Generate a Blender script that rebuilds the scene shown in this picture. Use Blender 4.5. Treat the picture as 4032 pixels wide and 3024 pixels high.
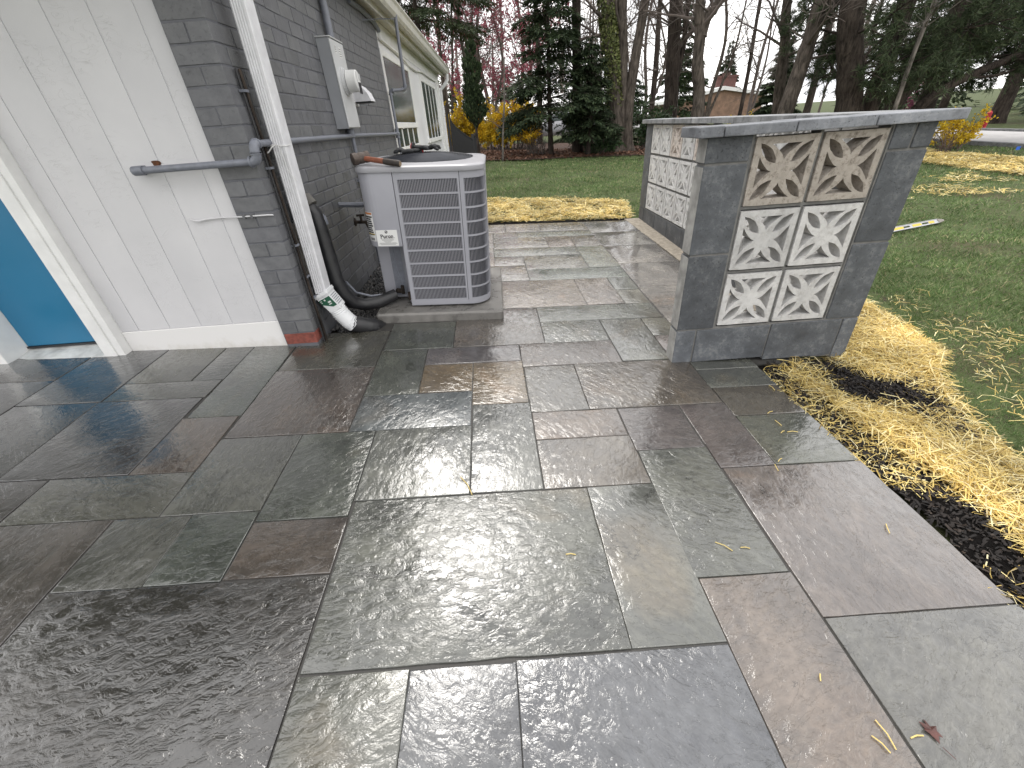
import bpy, bmesh, math, random
import numpy as np
from mathutils import Vector, Matrix

for o in list(bpy.data.objects): bpy.data.objects.remove(o)
scene = bpy.context.scene
COL = scene.collection
R_ = math.radians

# ------------------------------------------------------------------ camera
CAMZ = 1.3266
F = 1631.0 / 4032.0
RC = [[0.9972, -0.0397, -0.0634], [-0.0748, -0.5309, -0.8441], [-0.0001, 0.8465, -0.5324]]   # right, down, forward
cam = bpy.data.cameras.new('camera'); cam_o = bpy.data.objects.new('camera', cam); COL.objects.link(cam_o)
cam.sensor_width = 36; cam.lens = 36 * F; cam.clip_start = .02; cam.clip_end = 2000
m = Matrix.Identity(4)
for i in range(3):
    m[i][0] = RC[0][i]; m[i][1] = -RC[1][i]; m[i][2] = -RC[2][i]
m[2][3] = CAMZ
cam_o.matrix_world = m
scene.camera = cam_o

# ------------------------------------------------------------------ sky
SUN_EL, SUN_AZ = 57.5, -12.0          # elevation, azimuth clockwise from +Y
world = bpy.data.worlds.new('World'); scene.world = world; world.use_nodes = True
nt = world.node_tree; nt.nodes.clear()
N = nt.nodes.new; LK = nt.links.new
out = N('ShaderNodeOutputWorld'); bg = N('ShaderNodeBackground'); bg.inputs[1].default_value = .1
sky = N('ShaderNodeTexSky'); sky.sky_type = 'NISHITA'; sky.sun_disc = False
sky.sun_elevation = R_(SUN_EL); sky.sun_rotation = R_(SUN_AZ); sky.dust_density = 2.0
tc = N('ShaderNodeTexCoord'); sep = N('ShaderNodeSeparateXYZ'); LK(tc.outputs['Generated'], sep.inputs[0])
ad = N('ShaderNodeMath'); ad.operation = 'MAXIMUM'; ad.inputs[1].default_value = 0.0; LK(sep.outputs['Z'], ad.inputs[0])
ad2 = N('ShaderNodeMath'); ad2.inputs[1].default_value = .22; LK(ad.outputs[0], ad2.inputs[0])
dx = N('ShaderNodeMath'); dx.operation = 'DIVIDE'; LK(sep.outputs['X'], dx.inputs[0]); LK(ad2.outputs[0], dx.inputs[1])
dy = N('ShaderNodeMath'); dy.operation = 'DIVIDE'; LK(sep.outputs['Y'], dy.inputs[0]); LK(ad2.outputs[0], dy.inputs[1])
cb = N('ShaderNodeCombineXYZ'); LK(dx.outputs[0], cb.inputs[0]); LK(dy.outputs[0], cb.inputs[1])
nz = N('ShaderNodeTexNoise'); nz.inputs['Scale'].default_value = 1.7; nz.inputs['Detail'].default_value = 7; nz.inputs['Roughness'].default_value = .55
LK(cb.outputs[0], nz.inputs['Vector'])
rp = N('ShaderNodeValToRGB'); rp.color_ramp.elements[0].position = .30; rp.color_ramp.elements[0].color = (.78, .78, .78, 1)
rp.color_ramp.elements[1].position = .52; rp.color_ramp.elements[1].color = (1, 1, 1, 1); LK(nz.outputs['Fac'], rp.inputs[0])
nz2 = N('ShaderNodeTexNoise'); nz2.inputs['Scale'].default_value = 1.1; nz2.inputs['Detail'].default_value = 5; LK(cb.outputs[0], nz2.inputs['Vector'])
rp2 = N('ShaderNodeValToRGB'); rp2.color_ramp.elements[0].position = .32; rp2.color_ramp.elements[0].color = (10.2, 10.3, 10.8, 1)
rp2.color_ramp.elements[1].position = .66; rp2.color_ramp.elements[1].color = (24.0, 23.6, 23.0, 1); LK(nz2.outputs['Fac'], rp2.inputs[0])
mx = N('ShaderNodeMixRGB'); LK(rp.outputs[0], mx.inputs[0]); LK(sky.outputs[0], mx.inputs[1]); LK(rp2.outputs[0], mx.inputs[2])
LK(mx.outputs[0], bg.inputs[0]); LK(bg.outputs[0], out.inputs[0])

sun = bpy.data.lights.new('sun', 'SUN'); sun.energy = 1.5; sun.angle = R_(21); sun.color = (1, .96, .9)
sun_o = bpy.data.objects.new('sun', sun); COL.objects.link(sun_o); sun_o.location = (4, 10, 20)
sd = Vector((math.sin(R_(SUN_AZ)) * math.cos(R_(SUN_EL)), math.cos(R_(SUN_AZ)) * math.cos(R_(SUN_EL)), math.sin(R_(SUN_EL))))
sun_o.rotation_euler = (-sd).to_track_quat('-Z', 'Y').to_euler()
vs = scene.view_settings; vs.view_transform = 'Standard'; vs.look = 'None'; vs.exposure = 0.2; vs.gamma = 1.0; vs.use_curve_mapping = False
scene.render.engine = 'CYCLES'
scene.render.resolution_x = 1024; scene.render.resolution_y = 768

# ------------------------------------------------------------------ ground shape
PA, PB = -0.04379, 0.02275           # the patio falls away from the house and rises a little with distance
def pz(x, y): return PA * x + PB * y
def gz(x, y):
    return PA * 13 * np.tanh(np.asarray(x) / 13.) + PB * 22 * np.tanh(np.asarray(y) / 22.) - .045
PN = Vector((0.0437, -0.0227, 0.9988)).normalized()
VD = Vector((-0.0208, 0.9995, 0.0236)).normalized()
UD = VD.cross(PN).normalized()
HS = 1.325                            # one unit of the paving grid in metres
PATIO_M = Matrix(((UD.x, VD.x, PN.x, 0), (UD.y, VD.y, PN.y, 0), (UD.z, VD.z, PN.z, 0), (0, 0, 0, 1)))

def at(px, py, Y):
    """world point at depth Y seen at photo pixel (px, py)"""
    c = ((px - 2016) / 1631., (py - 1512) / 1631., 1.)
    d = [sum(RC[k][i] * c[k] for k in range(3)) for i in range(3)]
    k = Y / d[1]
    return Vector((d[0] * k, Y, CAMZ + d[2] * k))

# ------------------------------------------------------------------ helpers
class MB:
    def __init__(s): s.v = []; s.f = []
    def add(s, vs, fs):
        b = len(s.v); s.v.extend([tuple(v) for v in vs]); s.f.extend([tuple(b + i for i in f) for f in fs]); return s
    def box(s, x0, x1, y0, y1, z0, z1, M=None):
        vs = [Vector((x, y, z)) for z in (z0, z1) for y in (y0, y1) for x in (x0, x1)]
        if M is not None: vs = [M @ v for v in vs]
        return s.add(vs, [(0, 2, 3, 1), (4, 5, 7, 6), (0, 1, 5, 4), (2, 6, 7, 3), (0, 4, 6, 2), (1, 3, 7, 5)])
    def tube(s, path, rad, n=8, caps=True):
        path = [Vector(p) for p in path]; k = len(path)
        if not hasattr(rad, '__len__'): rad = [rad] * k
        t = (path[1] - path[0]).normalized()
        a = Vector((0, 0, 1)) if abs(t.z) < .9 else Vector((1, 0, 0))
        u = t.cross(a).normalized(); b = len(s.v)
        for i, p in enumerate(path):
            t2 = (path[min(i + 1, k - 1)] - path[max(i - 1, 0)])
            if t2.length > 1e-9: t2.normalize()
            else: t2 = t
            u = (u - t2 * u.dot(t2))
            if u.length < 1e-6: u = t2.orthogonal()
            u.normalize(); w = t2.cross(u)
            for j in range(n):
                an = 2 * math.pi * j / n
                q = p + (u * math.cos(an) + w * math.sin(an)) * rad[i]
                s.v.append((q.x, q.y, q.z))
        for i in range(k - 1):
            for j in range(n):
                j2 = (j + 1) % n
                s.f.append((b + i * n + j, b + i * n + j2, b + (i + 1) * n + j2, b + (i + 1) * n + j))
        if caps:
            s.f.append(tuple(b + j for j in range(n - 1, -1, -1))); s.f.append(tuple(b + (k - 1) * n + j for j in range(n)))
        return s
    def prism(s, poly, z0, z1, M=None):
        n = len(poly); vs = [Vector((p[0], p[1], z)) for z in (z0, z1) for p in poly]
        if M is not None: vs = [M @ v for v in vs]
        fs = [tuple(range(n - 1, -1, -1)), tuple(range(n, 2 * n))] + [(i, (i + 1) % n, n + (i + 1) % n, n + i) for i in range(n)]
        return s.add(vs, fs)
    def mesh(s, name, bevel=0, seg=1):
        me = bpy.data.meshes.new(name); me.from_pydata(s.v, [], s.f)
        bm = bmesh.new(); bm.from_mesh(me)
        bmesh.ops.recalc_face_normals(bm, faces=bm.faces)
        if bevel:
            bmesh.ops.bevel(bm, geom=list(bm.edges), offset=bevel, segments=seg, affect='EDGES', profile=.6, clamp_overlap=True)
        bm.to_mesh(me); bm.free(); return me
    def build(s, name, mat, parent=None, smooth=False, bevel=0, seg=1):
        me = s.mesh(name, bevel, seg)
        if smooth:
            me.shade_smooth(); me.set_sharp_from_angle(angle=R_(smooth if smooth > 1 else 40))
        return obj(name, me, mat, parent)

def obj(name, me, mat=None, parent=None):
    o = bpy.data.objects.new(name, me); COL.objects.link(o)
    if mat is not None and not me.materials: me.materials.append(mat)
    if parent is not None:
        o.parent = parent
    return o
def empty(name, loc=(0, 0, 0), rot=None):
    o = bpy.data.objects.new(name, None); COL.objects.link(o); o.empty_display_size = .1
    o.location = loc
    if rot is not None: o.rotation_euler = rot
    return o
def tag(o, label=None, cat=None, group=None, kind=None):
    if label: o['label'] = label
    if cat: o['category'] = cat
    if group: o['group'] = group
    if kind: o['kind'] = kind
    return o
def np_mesh(name, V, Fc):
    """V (n,3), Fc (m,k) -> mesh, fast"""
    me = bpy.data.meshes.new(name); V = np.asarray(V, np.float32); Fc = np.asarray(Fc, np.int32)
    me.vertices.add(len(V)); me.vertices.foreach_set('co', V.ravel())
    k = Fc.shape[1]; me.loops.add(Fc.size); me.loops.foreach_set('vertex_index', Fc.ravel())
    me.polygons.add(len(Fc)); me.polygons.foreach_set('loop_start', np.arange(0, Fc.size, k, dtype=np.int32))
    me.update(calc_edges=True); me.validate(); return me
def unit(a): return a / np.maximum(np.linalg.norm(a, axis=1, keepdims=True), 1e-9)
def diamonds(P, D, L, W, rng, flat=None):
    """leaf shaped quads"""
    n = len(P); D = unit(D)
    rv = rng.normal(size=(n, 3)) if flat is None else np.tile(np.array(flat, float), (n, 1)) + rng.normal(size=(n, 3)) * .25
    S = unit(np.cross(D, rv)); L = np.broadcast_to(np.asarray(L, float), (n,))[:, None]; W = np.broadcast_to(np.asarray(W, float), (n,))[:, None]
    V = np.stack([P, P + D * L * .45 + S * W * .5, P + D * L, P + D * L * .45 - S * W * .5], 1).reshape(-1, 3)
    return V, np.arange(4 * n).reshape(n, 4)
def tris(P, D, L, W, rng):
    n = len(P); D = unit(D); S = unit(np.cross(D, rng.normal(size=(n, 3))))
    L = np.broadcast_to(np.asarray(L, float), (n,))[:, None]; W = np.broadcast_to(np.asarray(W, float), (n,))[:, None]
    V = np.stack([P - S * W * .5, P + S * W * .5, P + D * L], 1).reshape(-1, 3)
    return V, np.arange(3 * n).reshape(n, 3)
def cat_mesh(parts):
    V = []; Fs = []; b = 0
    for v, f in parts: V.append(v); Fs.append(f + b); b += len(v)
    return np.concatenate(V), np.concatenate(Fs)

# ------------------------------------------------------------------ materials
class NB:
    """tiny node builder"""
    def __init__(s, name):
        s.m = bpy.data.materials.new(name); s.m.use_nodes = True; s.t = s.m.node_tree
        s.p = s.t.nodes['Principled BSDF']; s.out = s.t.nodes['Material Output']
    def n(s, typ, **kw):
        nd = s.t.nodes.new(typ)
        for k, v in kw.items():
            if hasattr(nd, k): setattr(nd, k, v)
            else: nd.inputs[k.replace('_', ' ')].default_value = v
        return nd
    def l(s, a, b): s.t.links.new(a, b)
    def noise(s, vec, scale, detail=5, rough=.55, dist=0):
        nd = s.n('ShaderNodeTexNoise'); nd.inputs['Scale'].default_value = scale; nd.inputs['Detail'].default_value = detail
        nd.inputs['Roughness'].default_value = rough; nd.inputs['Distortion'].default_value = dist
        if vec is not None: s.l(vec, nd.inputs['Vector'])
        return nd.outputs['Fac']
    def ramp(s, fac, stops):
        nd = s.n('ShaderNodeValToRGB'); e = nd.color_ramp.elements
        while len(e) > 1: e.remove(e[-1])
        e[0].position = stops[0][0]; c = stops[0][1]; e[0].color = tuple(c) + (1,) if hasattr(c, '__len__') else (c, c, c, 1)
        for p, c in stops[1:]:
            x = e.new(p); x.color = tuple(c) + (1,) if hasattr(c, '__len__') else (c, c, c, 1)
        s.l(fac, nd.inputs[0]); return nd.outputs[0]
    def math(s, op, a, b=None, clamp=False):
        nd = s.n('ShaderNodeMath'); nd.operation = op; nd.use_clamp = clamp
        for i, x in enumerate((a, b)):
            if x is None: continue
            if hasattr(x, 'is_linked') or hasattr(x, 'links'): s.l(x, nd.inputs[i])
            else: nd.inputs[i].default_value = x
        return nd.outputs[0]
    def mix(s, fac, a, b, typ='MIX'):
        nd = s.n('ShaderNodeMixRGB'); nd.blend_type = typ
        for i, x in enumerate((fac, a, b)):
            if hasattr(x, 'links'): s.l(x, nd.inputs[i])
            elif i == 0: nd.inputs[0].default_value = x
            else: nd.inputs[i].default_value = tuple(x) + (1,)
        return nd.outputs[0]
    def vec(s, kind='Object', scale=None, offset_random=True, rot=None):
        t = s.n('ShaderNodeTexCoord').outputs[kind]
        if offset_random:
            oi = s.n('ShaderNodeObjectInfo'); mu = s.math('MULTIPLY', oi.outputs['Random'], 37.0)
            a = s.n('ShaderNodeVectorMath'); a.operation = 'ADD'; s.l(t, a.inputs[0]); s.l(mu, a.inputs[1]); t = a.outputs[0]
        if scale:
            mp = s.n('ShaderNodeMapping'); mp.inputs['Scale'].default_value = scale; s.l(t, mp.inputs[0]); t = mp.outputs[0]
        return t
    def bump(s, h, strength=.3, dist=.01, prev=None):
        b = s.n('ShaderNodeBump'); b.inputs['Strength'].default_value = strength; b.inputs['Distance'].default_value = dist
        s.l(h, b.inputs['Height'])
        if prev is not None: s.l(prev, b.inputs['Normal'])
        return b.outputs[0]
    def set(s, **kw):
        for k, v in kw.items():
            i = s.p.inputs[k.replace('_', ' ')]
            if hasattr(v, 'links'): s.l(v, i)
            else: i.default_value = (tuple(v) + (1,)) if hasattr(v, '__len__') and len(v) == 3 and i.type == 'RGBA' else v
        return s.m

def simple(name, col, rough=.6, var=.15, nscale=6, bump=.15, bscale=80, bdist=.004, metal=0, spec=.5, tint=False, rvar=.1):
    b = NB(name); v = b.vec()
    f = b.noise(v, nscale, 6)
    lo = [c * (1 - var) for c in col]; hi = [min(1, c * (1 + var)) for c in col]
    c = b.ramp(f, [(.3, lo), (.7, hi)])
    if tint:
        oi = b.n('ShaderNodeObjectInfo'); c = b.mix(1.0, c, oi.outputs['Color'], 'MULTIPLY')
    f2 = b.noise(v, bscale, 4)
    r = b.ramp(f, [(.3, max(0, rough - rvar)), (.7, min(1, rough + rvar))])
    b.set(Base_Color=c, Roughness=r, Metallic=metal, Specular_IOR_Level=spec)
    if bump: b.l(b.bump(f2, bump, bdist), b.p.inputs['Normal'])
    return b.m

def slab_material():
    b = NB('wet_flagstone'); oi = b.n('ShaderNodeObjectInfo')
    t = b.n('ShaderNodeTexCoord').outputs['Object']
    off = b.math('MULTIPLY', oi.outputs['Random'], 91.7)
    a = b.n('ShaderNodeVectorMath'); a.operation = 'ADD'; b.l(t, a.inputs[0]); b.l(off, a.inputs[1])
    ang = b.math('MULTIPLY', b.math('FRACT', b.math('MULTIPLY', oi.outputs['Random'], 13.37)), 3.14)
    vr = b.n('ShaderNodeVectorRotate'); vr.rotation_type = 'Z_AXIS'; b.l(a.outputs[0], vr.inputs['Vector']); b.l(ang, vr.inputs['Angle'])
    v = vr.outputs[0]
    mp = b.n('ShaderNodeMapping'); mp.inputs['Scale'].default_value = (1, 1.75, 1); b.l(v, mp.inputs[0]); vs = mp.outputs[0]
    relief = oi.outputs['Alpha']
    # colour: stone tint, patches, streaks
    big = b.noise(v, 2.6, 5, .6, .6); fine = b.noise(vs, 26, 6, .65); mid = b.noise(vs, 7, 6, .6, .5)
    c = b.mix(1.0, oi.outputs['Color'], b.ramp(big, [(.25, .66), (.55, 1.0), (.8, 1.4)]), 'MULTIPLY')
    c = b.mix(1.0, c, b.ramp(fine, [(.3, .72), (.6, 1.08), (.85, 1.35)]), 'MULTIPLY')
    rust = b.ramp(b.noise(v, 1.7, 4, .5, 1.0), [(.6, 0.), (.75, .55)])
    c = b.mix(rust, c, b.mix(1.0, c, (1.35, 1.02, .74), 'MULTIPLY'))
    # cleft ledges and ripples
    w1 = b.noise(v, 4.5, 4, .5, 1.0)
    lg = b.noise(vs, 3.4, 8, .62, .9)
    st = b.math('SNAP', lg, .075)
    msk = b.ramp(b.noise(v, 3.1, 2), [(.36, .25), (.60, 1.)])
    wr = b.noise(vs, 19, 4, .56, .9); wr2 = b.noise(v, 62, 3, .55, .3)
    h = b.math('ADD', b.math('MULTIPLY', st, .62), b.math('MULTIPLY', w1, .40))
    h = b.math('ADD', h, b.math('MULTIPLY', b.math('MULTIPLY', wr, msk), .26)); h = b.math('ADD', h, b.math('MULTIPLY', wr2, .040))
    h = b.math('MULTIPLY', h, b.math('MULTIPLY', relief, .62))
    # water film lies in the hollows
    film = b.ramp(b.math('ADD', b.math('MULTIPLY', big, .55), b.math('MULTIPLY', wr, .45)), [(.44, 1.), (.60, .0)])
    rough = b.ramp(film, [(0, .27), (1, .14)])
    rough = b.math('ADD', rough, b.math('MULTIPLY', fine, .08))
    bp = b.bump(h, .9, .030)
    c = b.mix(film, c, b.mix(1.0, c, (.78, .79, .82), 'MULTIPLY'))
    ck = b.math('ABSOLUTE', b.math('SUBTRACT', b.noise(vs, 2.3, 6, .6, .7), .5)); ck = b.math('MULTIPLY', b.ramp(ck, [(0, 1.), (.006, 0.)]), b.ramp(b.noise(v, 2.0, 2), [(.5, 0.), (.58, .8)]))
    c = b.mix(ck, c, (.012, .011, .010))
    b.set(Base_Color=c, Roughness=rough, Specular_IOR_Level=.5, Coat_Weight=b.ramp(film, [(0, .7), (1, 1.)]), Coat_Roughness=b.ramp(film, [(0, .12), (1, .035)]), Coat_IOR=1.75)
    b.l(bp, b.p.inputs['Normal'])
    bc = b.bump(b.math('MULTIPLY', h, b.ramp(film, [(0, 1.), (1, .75)])), .9, .030); b.l(bc, b.p.inputs['Coat Normal'])
    return b.m

def island(name, stops, rough=.7, spec=.25, trans=0, sub=0):
    b = NB(name); g = b.n('ShaderNodeNewGeometry')
    c = b.ramp(g.outputs['Random Per Island'], stops)
    f = b.noise(b.vec('Object', offset_random=False), 1.3, 3)
    c = b.mix(1.0, c, b.ramp(f, [(.3, .65), (.7, 1.3)]), 'MULTIPLY')
    b.set(Base_Color=c, Roughness=rough, Specular_IOR_Level=spec)
    if trans:
        tr = b.n('ShaderNodeBsdfTranslucent'); b.l(c, tr.inputs['Color'])
        ms = b.n('ShaderNodeMixShader'); ms.inputs[0].default_value = trans
        b.l(b.p.outputs[0], ms.inputs[1]); b.l(tr.outputs[0], ms.inputs[2]); b.l(ms.outputs[0], b.out.inputs['Surface'])
    return b.m

M_slab = slab_material()
def ground_material():
    b = NB('lawn_soil'); v = b.vec('Object', offset_random=False)
    f = b.noise(v, .7, 6, .6); f2 = b.noise(v, 9, 6, .65); f3 = b.noise(v, 60, 4, .7)
    c = b.ramp(f2, [(.32, (.045, .038, .024)), (.5, (.065, .085, .032)), (.7, (.090, .120, .045))])
    c = b.mix(b.ramp(f, [(.52, 0.), (.68, .7)]), c, (.075, .062, .036))
    b.set(Base_Color=c, Roughness=.9, Specular_IOR_Level=.2); b.l(b.bump(f3, .6, .02), b.p.inputs['Normal']); return b.m
M_ground = ground_material()
M_joint = simple('joint_sand', (.040, .038, .035), .55, .3, 40, .4, 300, .003)
M_white = simple('white_paint', (.68, .68, .70), .5, .05, 3, .5, 45, .0025)
M_board = None
def board_material():
    b = NB('white_panel_paint'); v = b.vec()
    f = b.noise(v, 2.2, 5); c = b.ramp(f, [(.3, (.53, .527, .54)), (.7, (.60, .595, .605))])
    # blistered paint: thin raised wrinkles
    mp = b.n('ShaderNodeMapping'); mp.inputs['Scale'].default_value = (1.0, 1.0, 2.2); b.l(v, mp.inputs[0])
    w = b.noise(mp.outputs[0], 9, 3, .5, 1.5); w = b.math('ABSOLUTE', b.math('SUBTRACT', w, .5))
    w = b.ramp(w, [(0, 1.), (.018, 0.)])
    msk = b.ramp(b.noise(v, 4.0, 3), [(.5, 0.), (.6, 1.)])
    h = b.math('ADD', b.math('MULTIPLY', w, msk), b.math('MULTIPLY', b.noise(v, 160, 3), .25))
    dirt = b.ramp(b.noise(v, 30, 5, .7), [(.7, 0.), (.8, .35)])
    c = b.mix(dirt, c, (.45, .44, .42))
    b.set(Base_Color=c, Roughness=.5, Specular_IOR_Level=.4); b.l(b.bump(h, .4, .003), b.p.inputs['Normal']); return b.m
M_board = board_material()
def base_material():
    b = NB('dirty_white_base'); v = b.vec('Object', offset_random=False); sp = b.n('ShaderNodeSeparateXYZ'); b.l(v, sp.inputs[0])
    f = b.noise(v, 12, 6, .7)
    k = b.math('ADD', b.math('MULTIPLY', sp.outputs['Z'], -4.0), b.math('MULTIPLY', f, .9))
    c = b.ramp(k, [(-.35 + .5, (.70, .69, .68)), (.2 + .5, (.50, .47, .42))])
    b.set(Base_Color=c, Roughness=.6); b.l(b.bump(b.noise(v, 120, 3), .2, .003), b.p.inputs['Normal']); return b.m
M_base = base_material()
def brick_material():
    b = NB('grey_painted_brick'); v = b.vec(); oi = b.n('ShaderNodeObjectInfo')
    f = b.noise(v, 14, 6, .6)
    c = b.ramp(f, [(.3, (.100, .102, .109)), (.7, (.150, .152, .158))])
    c = b.mix(1.0, c, oi.outputs['Color'], 'MULTIPLY')
    pit = b.noise(v, 90, 4, .65); lum = b.noise(v, 22, 3)
    h = b.math('ADD', b.math('MULTIPLY', b.ramp(pit, [(.3, 0.), (.42, 1.)]), .35), b.math('MULTIPLY', lum, .9))
    b.set(Base_Color=c, Roughness=b.ramp(f, [(.3, .42), (.7, .6)]), Specular_IOR_Level=.45)
    b.l(b.bump(h, .55, .006), b.p.inputs['Normal']); return b.m
M_brick = brick_material()
M_mortar = simple('grey_painted_mortar', (.105, .108, .122), .6, .2, 20, .4, 120, .004)
M_redbrick = simple('bare_red_brick', (.20, .055, .040), .75, .45, 25, .6, 110, .006)
M_blue = simple('blue_door_paint', (.018, .160, .300), .38, .04, 3, .12, 120, .002)
def concrete(name, col, smear, lo, rough):
    b = NB(name); v = b.vec(); oi = b.n('ShaderNodeObjectInfo'); f = b.noise(v, 7, 7, .65); f2 = b.noise(v, 38, 6, .7); pit = b.noise(v, 130, 3, .6)
    c = b.ramp(f, [(.28, [x * lo for x in col]), (.5, col), (.75, [x * 1.3 for x in col])])
    c = b.mix(b.ramp(b.math('ADD', b.math('MULTIPLY', f, .5), b.math('MULTIPLY', f2, .5)), [(.51, 0.), (.66, .7)]), c, smear)
    c = b.mix(b.ramp(pit, [(.30, .75), (.38, 0.)]), c, [x * .3 for x in col])
    c = b.mix(1.0, c, oi.outputs['Color'], 'MULTIPLY')
    h = b.math('ADD', b.ramp(pit, [(.28, 0.), (.42, 1.)]), b.math('MULTIPLY', f2, .6))
    b.set(Base_Color=c, Roughness=b.ramp(f, [(.3, rough - .2), (.7, rough + .1)]), Specular_IOR_Level=.4); b.l(b.bump(h, .6, .005), b.p.inputs['Normal']); return b.m
M_cmu = concrete('grey_concrete_block', (.096, .101, .109), (.235, .235, .23), .6, .72)
M_cap = concrete('concrete_cap', (.20, .205, .212), (.34, .34, .335), .42, .7)
M_endplate = simple('pale_concrete_end', (.30, .295, .28), .85, .35, 14, .7, 120, .004)
M_cmortar = simple('block_mortar', (.15, .148, .142), .85, .3, 20, .5, 150, .004)
def screen_material():
    b = NB('weathered_white_block'); v = b.vec(); oi = b.n('ShaderNodeObjectInfo')
    f = b.noise(v, 16, 6, .65); f2 = b.noise(v, 150, 4, .7)
    c = b.mix(1.0, oi.outputs['Color'], b.ramp(f, [(.3, .80), (.65, 1.08)]), 'MULTIPLY')
    d = b.ramp(b.noise(v, 34, 6, .75), [(.50, 0.), (.70, 1.)])
    c = b.mix(b.math('MULTIPLY', d, oi.outputs['Alpha']), c, (.115, .092, .072))
    b.set(Base_Color=c, Roughness=.85, Specular_IOR_Level=.25); b.l(b.bump(f2, .6, .005), b.p.inputs['Normal']); return b.m
M_screen = screen_material()
M_ac = simple('grey_enamel_metal', (.31, .312, .345), .42, .05, 5, .12, 200, .001)
M_acl = simple('pale_enamel_metal', (.29, .29, .31), .38, .06, 5, .1, 200, .001)
M_dark = simple('dark_coil', (.022, .023, .026), .6, .3, 90, .4, 300, .003)
M_darkm = simple('black_wire', (.045, .048, .058), .4, .2, 20, .1, 200, .001)
M_conc = simple('wet_concrete_pad', (.155, .148, .138), .33, .35, 10, .5, 160, .004, rvar=.15)
M_pvc = simple('grey_painted_pipe', (.165, .175, .205), .45, .15, 30, .25, 200, .001)
M_galv = simple('grey_meter_enamel', (.285, .295, .315), .45, .06, 6, .12, 120, .001)
M_galvl = simple('pale_meter_cover', (.50, .505, .51), .4, .05, 6, .1, 120, .001)
M_alum = simple('white_aluminium', (.64, .64, .66), .42, .1, 18, .25, 180, .0015)
M_trim = simple('white_trim', (.72, .72, .71), .5, .07, 9, .25, 60, .002)
M_cream = simple('cream_fascia', (.56, .55, .51), .5, .12, 9, .25, 60, .002)
M_black = simple('black_plastic', (.018, .018, .020), .42, .3, 30, .4, 60, .003)
def bark(name, col):
    b = NB(name); v = b.vec('Object', (1, 1, .22)); f = b.noise(v, 15, 6, .65, .4); g = b.noise(b.vec('Object'), 3, 4)
    c = b.ramp(f, [(.34, [x * .32 for x in col]), (.52, col), (.72, [x * 1.55 for x in col])]); c = b.mix(1.0, c, b.ramp(g, [(.3, .7), (.7, 1.25)]), 'MULTIPLY')
    b.set(Base_Color=c, Roughness=.92, Specular_IOR_Level=.2); b.l(b.bump(f, 1.0, .05), b.p.inputs['Normal']); return b.m
M_bark = bark('brown_bark', (.105, .088, .074)); M_barkd = bark('dark_bark', (.054, .043, .036)); M_barkl = bark('pale_bark', (.15, .135, .12))
M_twig = simple('twig_bark', (.105, .085, .074), .9, .3, 8, 0, 30)
M_road = simple('pale_road', (.46, .45, .45), .8, .1, 3, .3, 60, .004)
M_glovefab = simple('black_glove_rubber', (.020, .021, .023), .75, .4, 60, .7, 200, .004)
M_red = simple('red_plastic', (.42, .02, .03), .5, .15, 30, .2, 80, .002)
M_hickory = simple('red_brown_hammer_handle', (.21, .065, .032), .45, .35, 18, .3, 90, .002)
M_grime = simple('grimy_handle_grip', (.030, .022, .018), .6, .6, 50, .7, 150, .003)
M_hammer = simple('rusty_hammer_head', (.085, .066, .056), .55, .5, 40, .6, 150, .002, metal=.4)
M_yellow = simple('yellow_label', (.55, .42, .04), .5, .1, 30, .1, 100, .001)
M_silver = simple('brushed_aluminium', (.42, .42, .44), .33, .1, 20, .15, 150, .001, metal=.75)
M_label = simple('white_sticker', (.66, .66, .65), .45, .05, 9, .05, 100, .001)
M_ink = simple('black_ink', (.015, .015, .018), .5, .1, 9, 0)
M_green = simple('green_sticker', (.012, .085, .045), .4, .1, 9, .05, 100, .001)
M_orange = simple('orange_print', (.45, .16, .04), .5, .1, 9, 0)
M_neigh = simple('tan_red_brick', (.235, .150, .105), .85, .3, 2.0, .3, 30, .01)
M_chim = simple('dark_red_brick', (.110, .052, .044), .85, .3, 3, .3, 30, .01)
def glass_material():
    b = NB('window_glass'); f = b.noise(b.vec(), 2, 3)
    c = b.ramp(f, [(.3, (.035, .048, .046)), (.7, (.075, .10, .095))])
    b.set(Base_Color=c, Roughness=.12, Specular_IOR_Level=.32); return b.m
M_glass = glass_material()
M_straw = island('dry_straw', [(0, (.28, .185, .055)), (.3, (.62, .46, .14)), (.65, (.84, .68, .28)), (.9, (.92, .84, .52)), (1, (.34, .26, .13))], .6, .3, .25)
M_grass = island('grass_blades', [(0, (.065, .115, .034)), (.4, (.115, .185, .060)), (.75, (.175, .245, .100)), (.9, (.26, .29, .15)), (1, (.46, .40, .23))], .6, .3, .3)
M_hem = island('hemlock_needles', [(0, (.018, .030, .015)), (.6, (.040, .062, .030)), (1, (.080, .108, .050))], .7, .25, .15)
M_pine = island('pine_needles', [(0, (.032, .048, .024)), (.6, (.060, .086, .042)), (1, (.10, .125, .065))], .7, .25, .2)
M_pinel = island('light_spruce_needles', [(0, (.030, .052, .022)), (.6, (.052, .082, .034)), (1, (.085, .110, .048))], .7, .25, .2)
M_fors = island('forsythia_flowers', [(0, (.50, .33, .015)), (.6, (.74, .52, .03)), (1, (.80, .62, .08))], .6, .2, .35)
M_bud = island('red_buds', [(0, (.26, .05, .085)), (.6, (.40, .11, .15)), (1, (.50, .20, .24))], .7, .2, .3)
M_pink = island('pink_blossom', [(0, (.48, .16, .28)), (1, (.62, .30, .40))], .7, .2, .3)
M_ivy = island('ivy_leaves', [(0, (.065, .085, .028)), (.5, (.120, .145, .045)), (1, (.21, .22, .085))], .55, .35, .2)
M_holly = island('broad_evergreen_leaves', [(0, (.018, .040, .014)), (.6, (.035, .072, .025)), (1, (.07, .115, .045))], .5, .4, .2)
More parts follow.
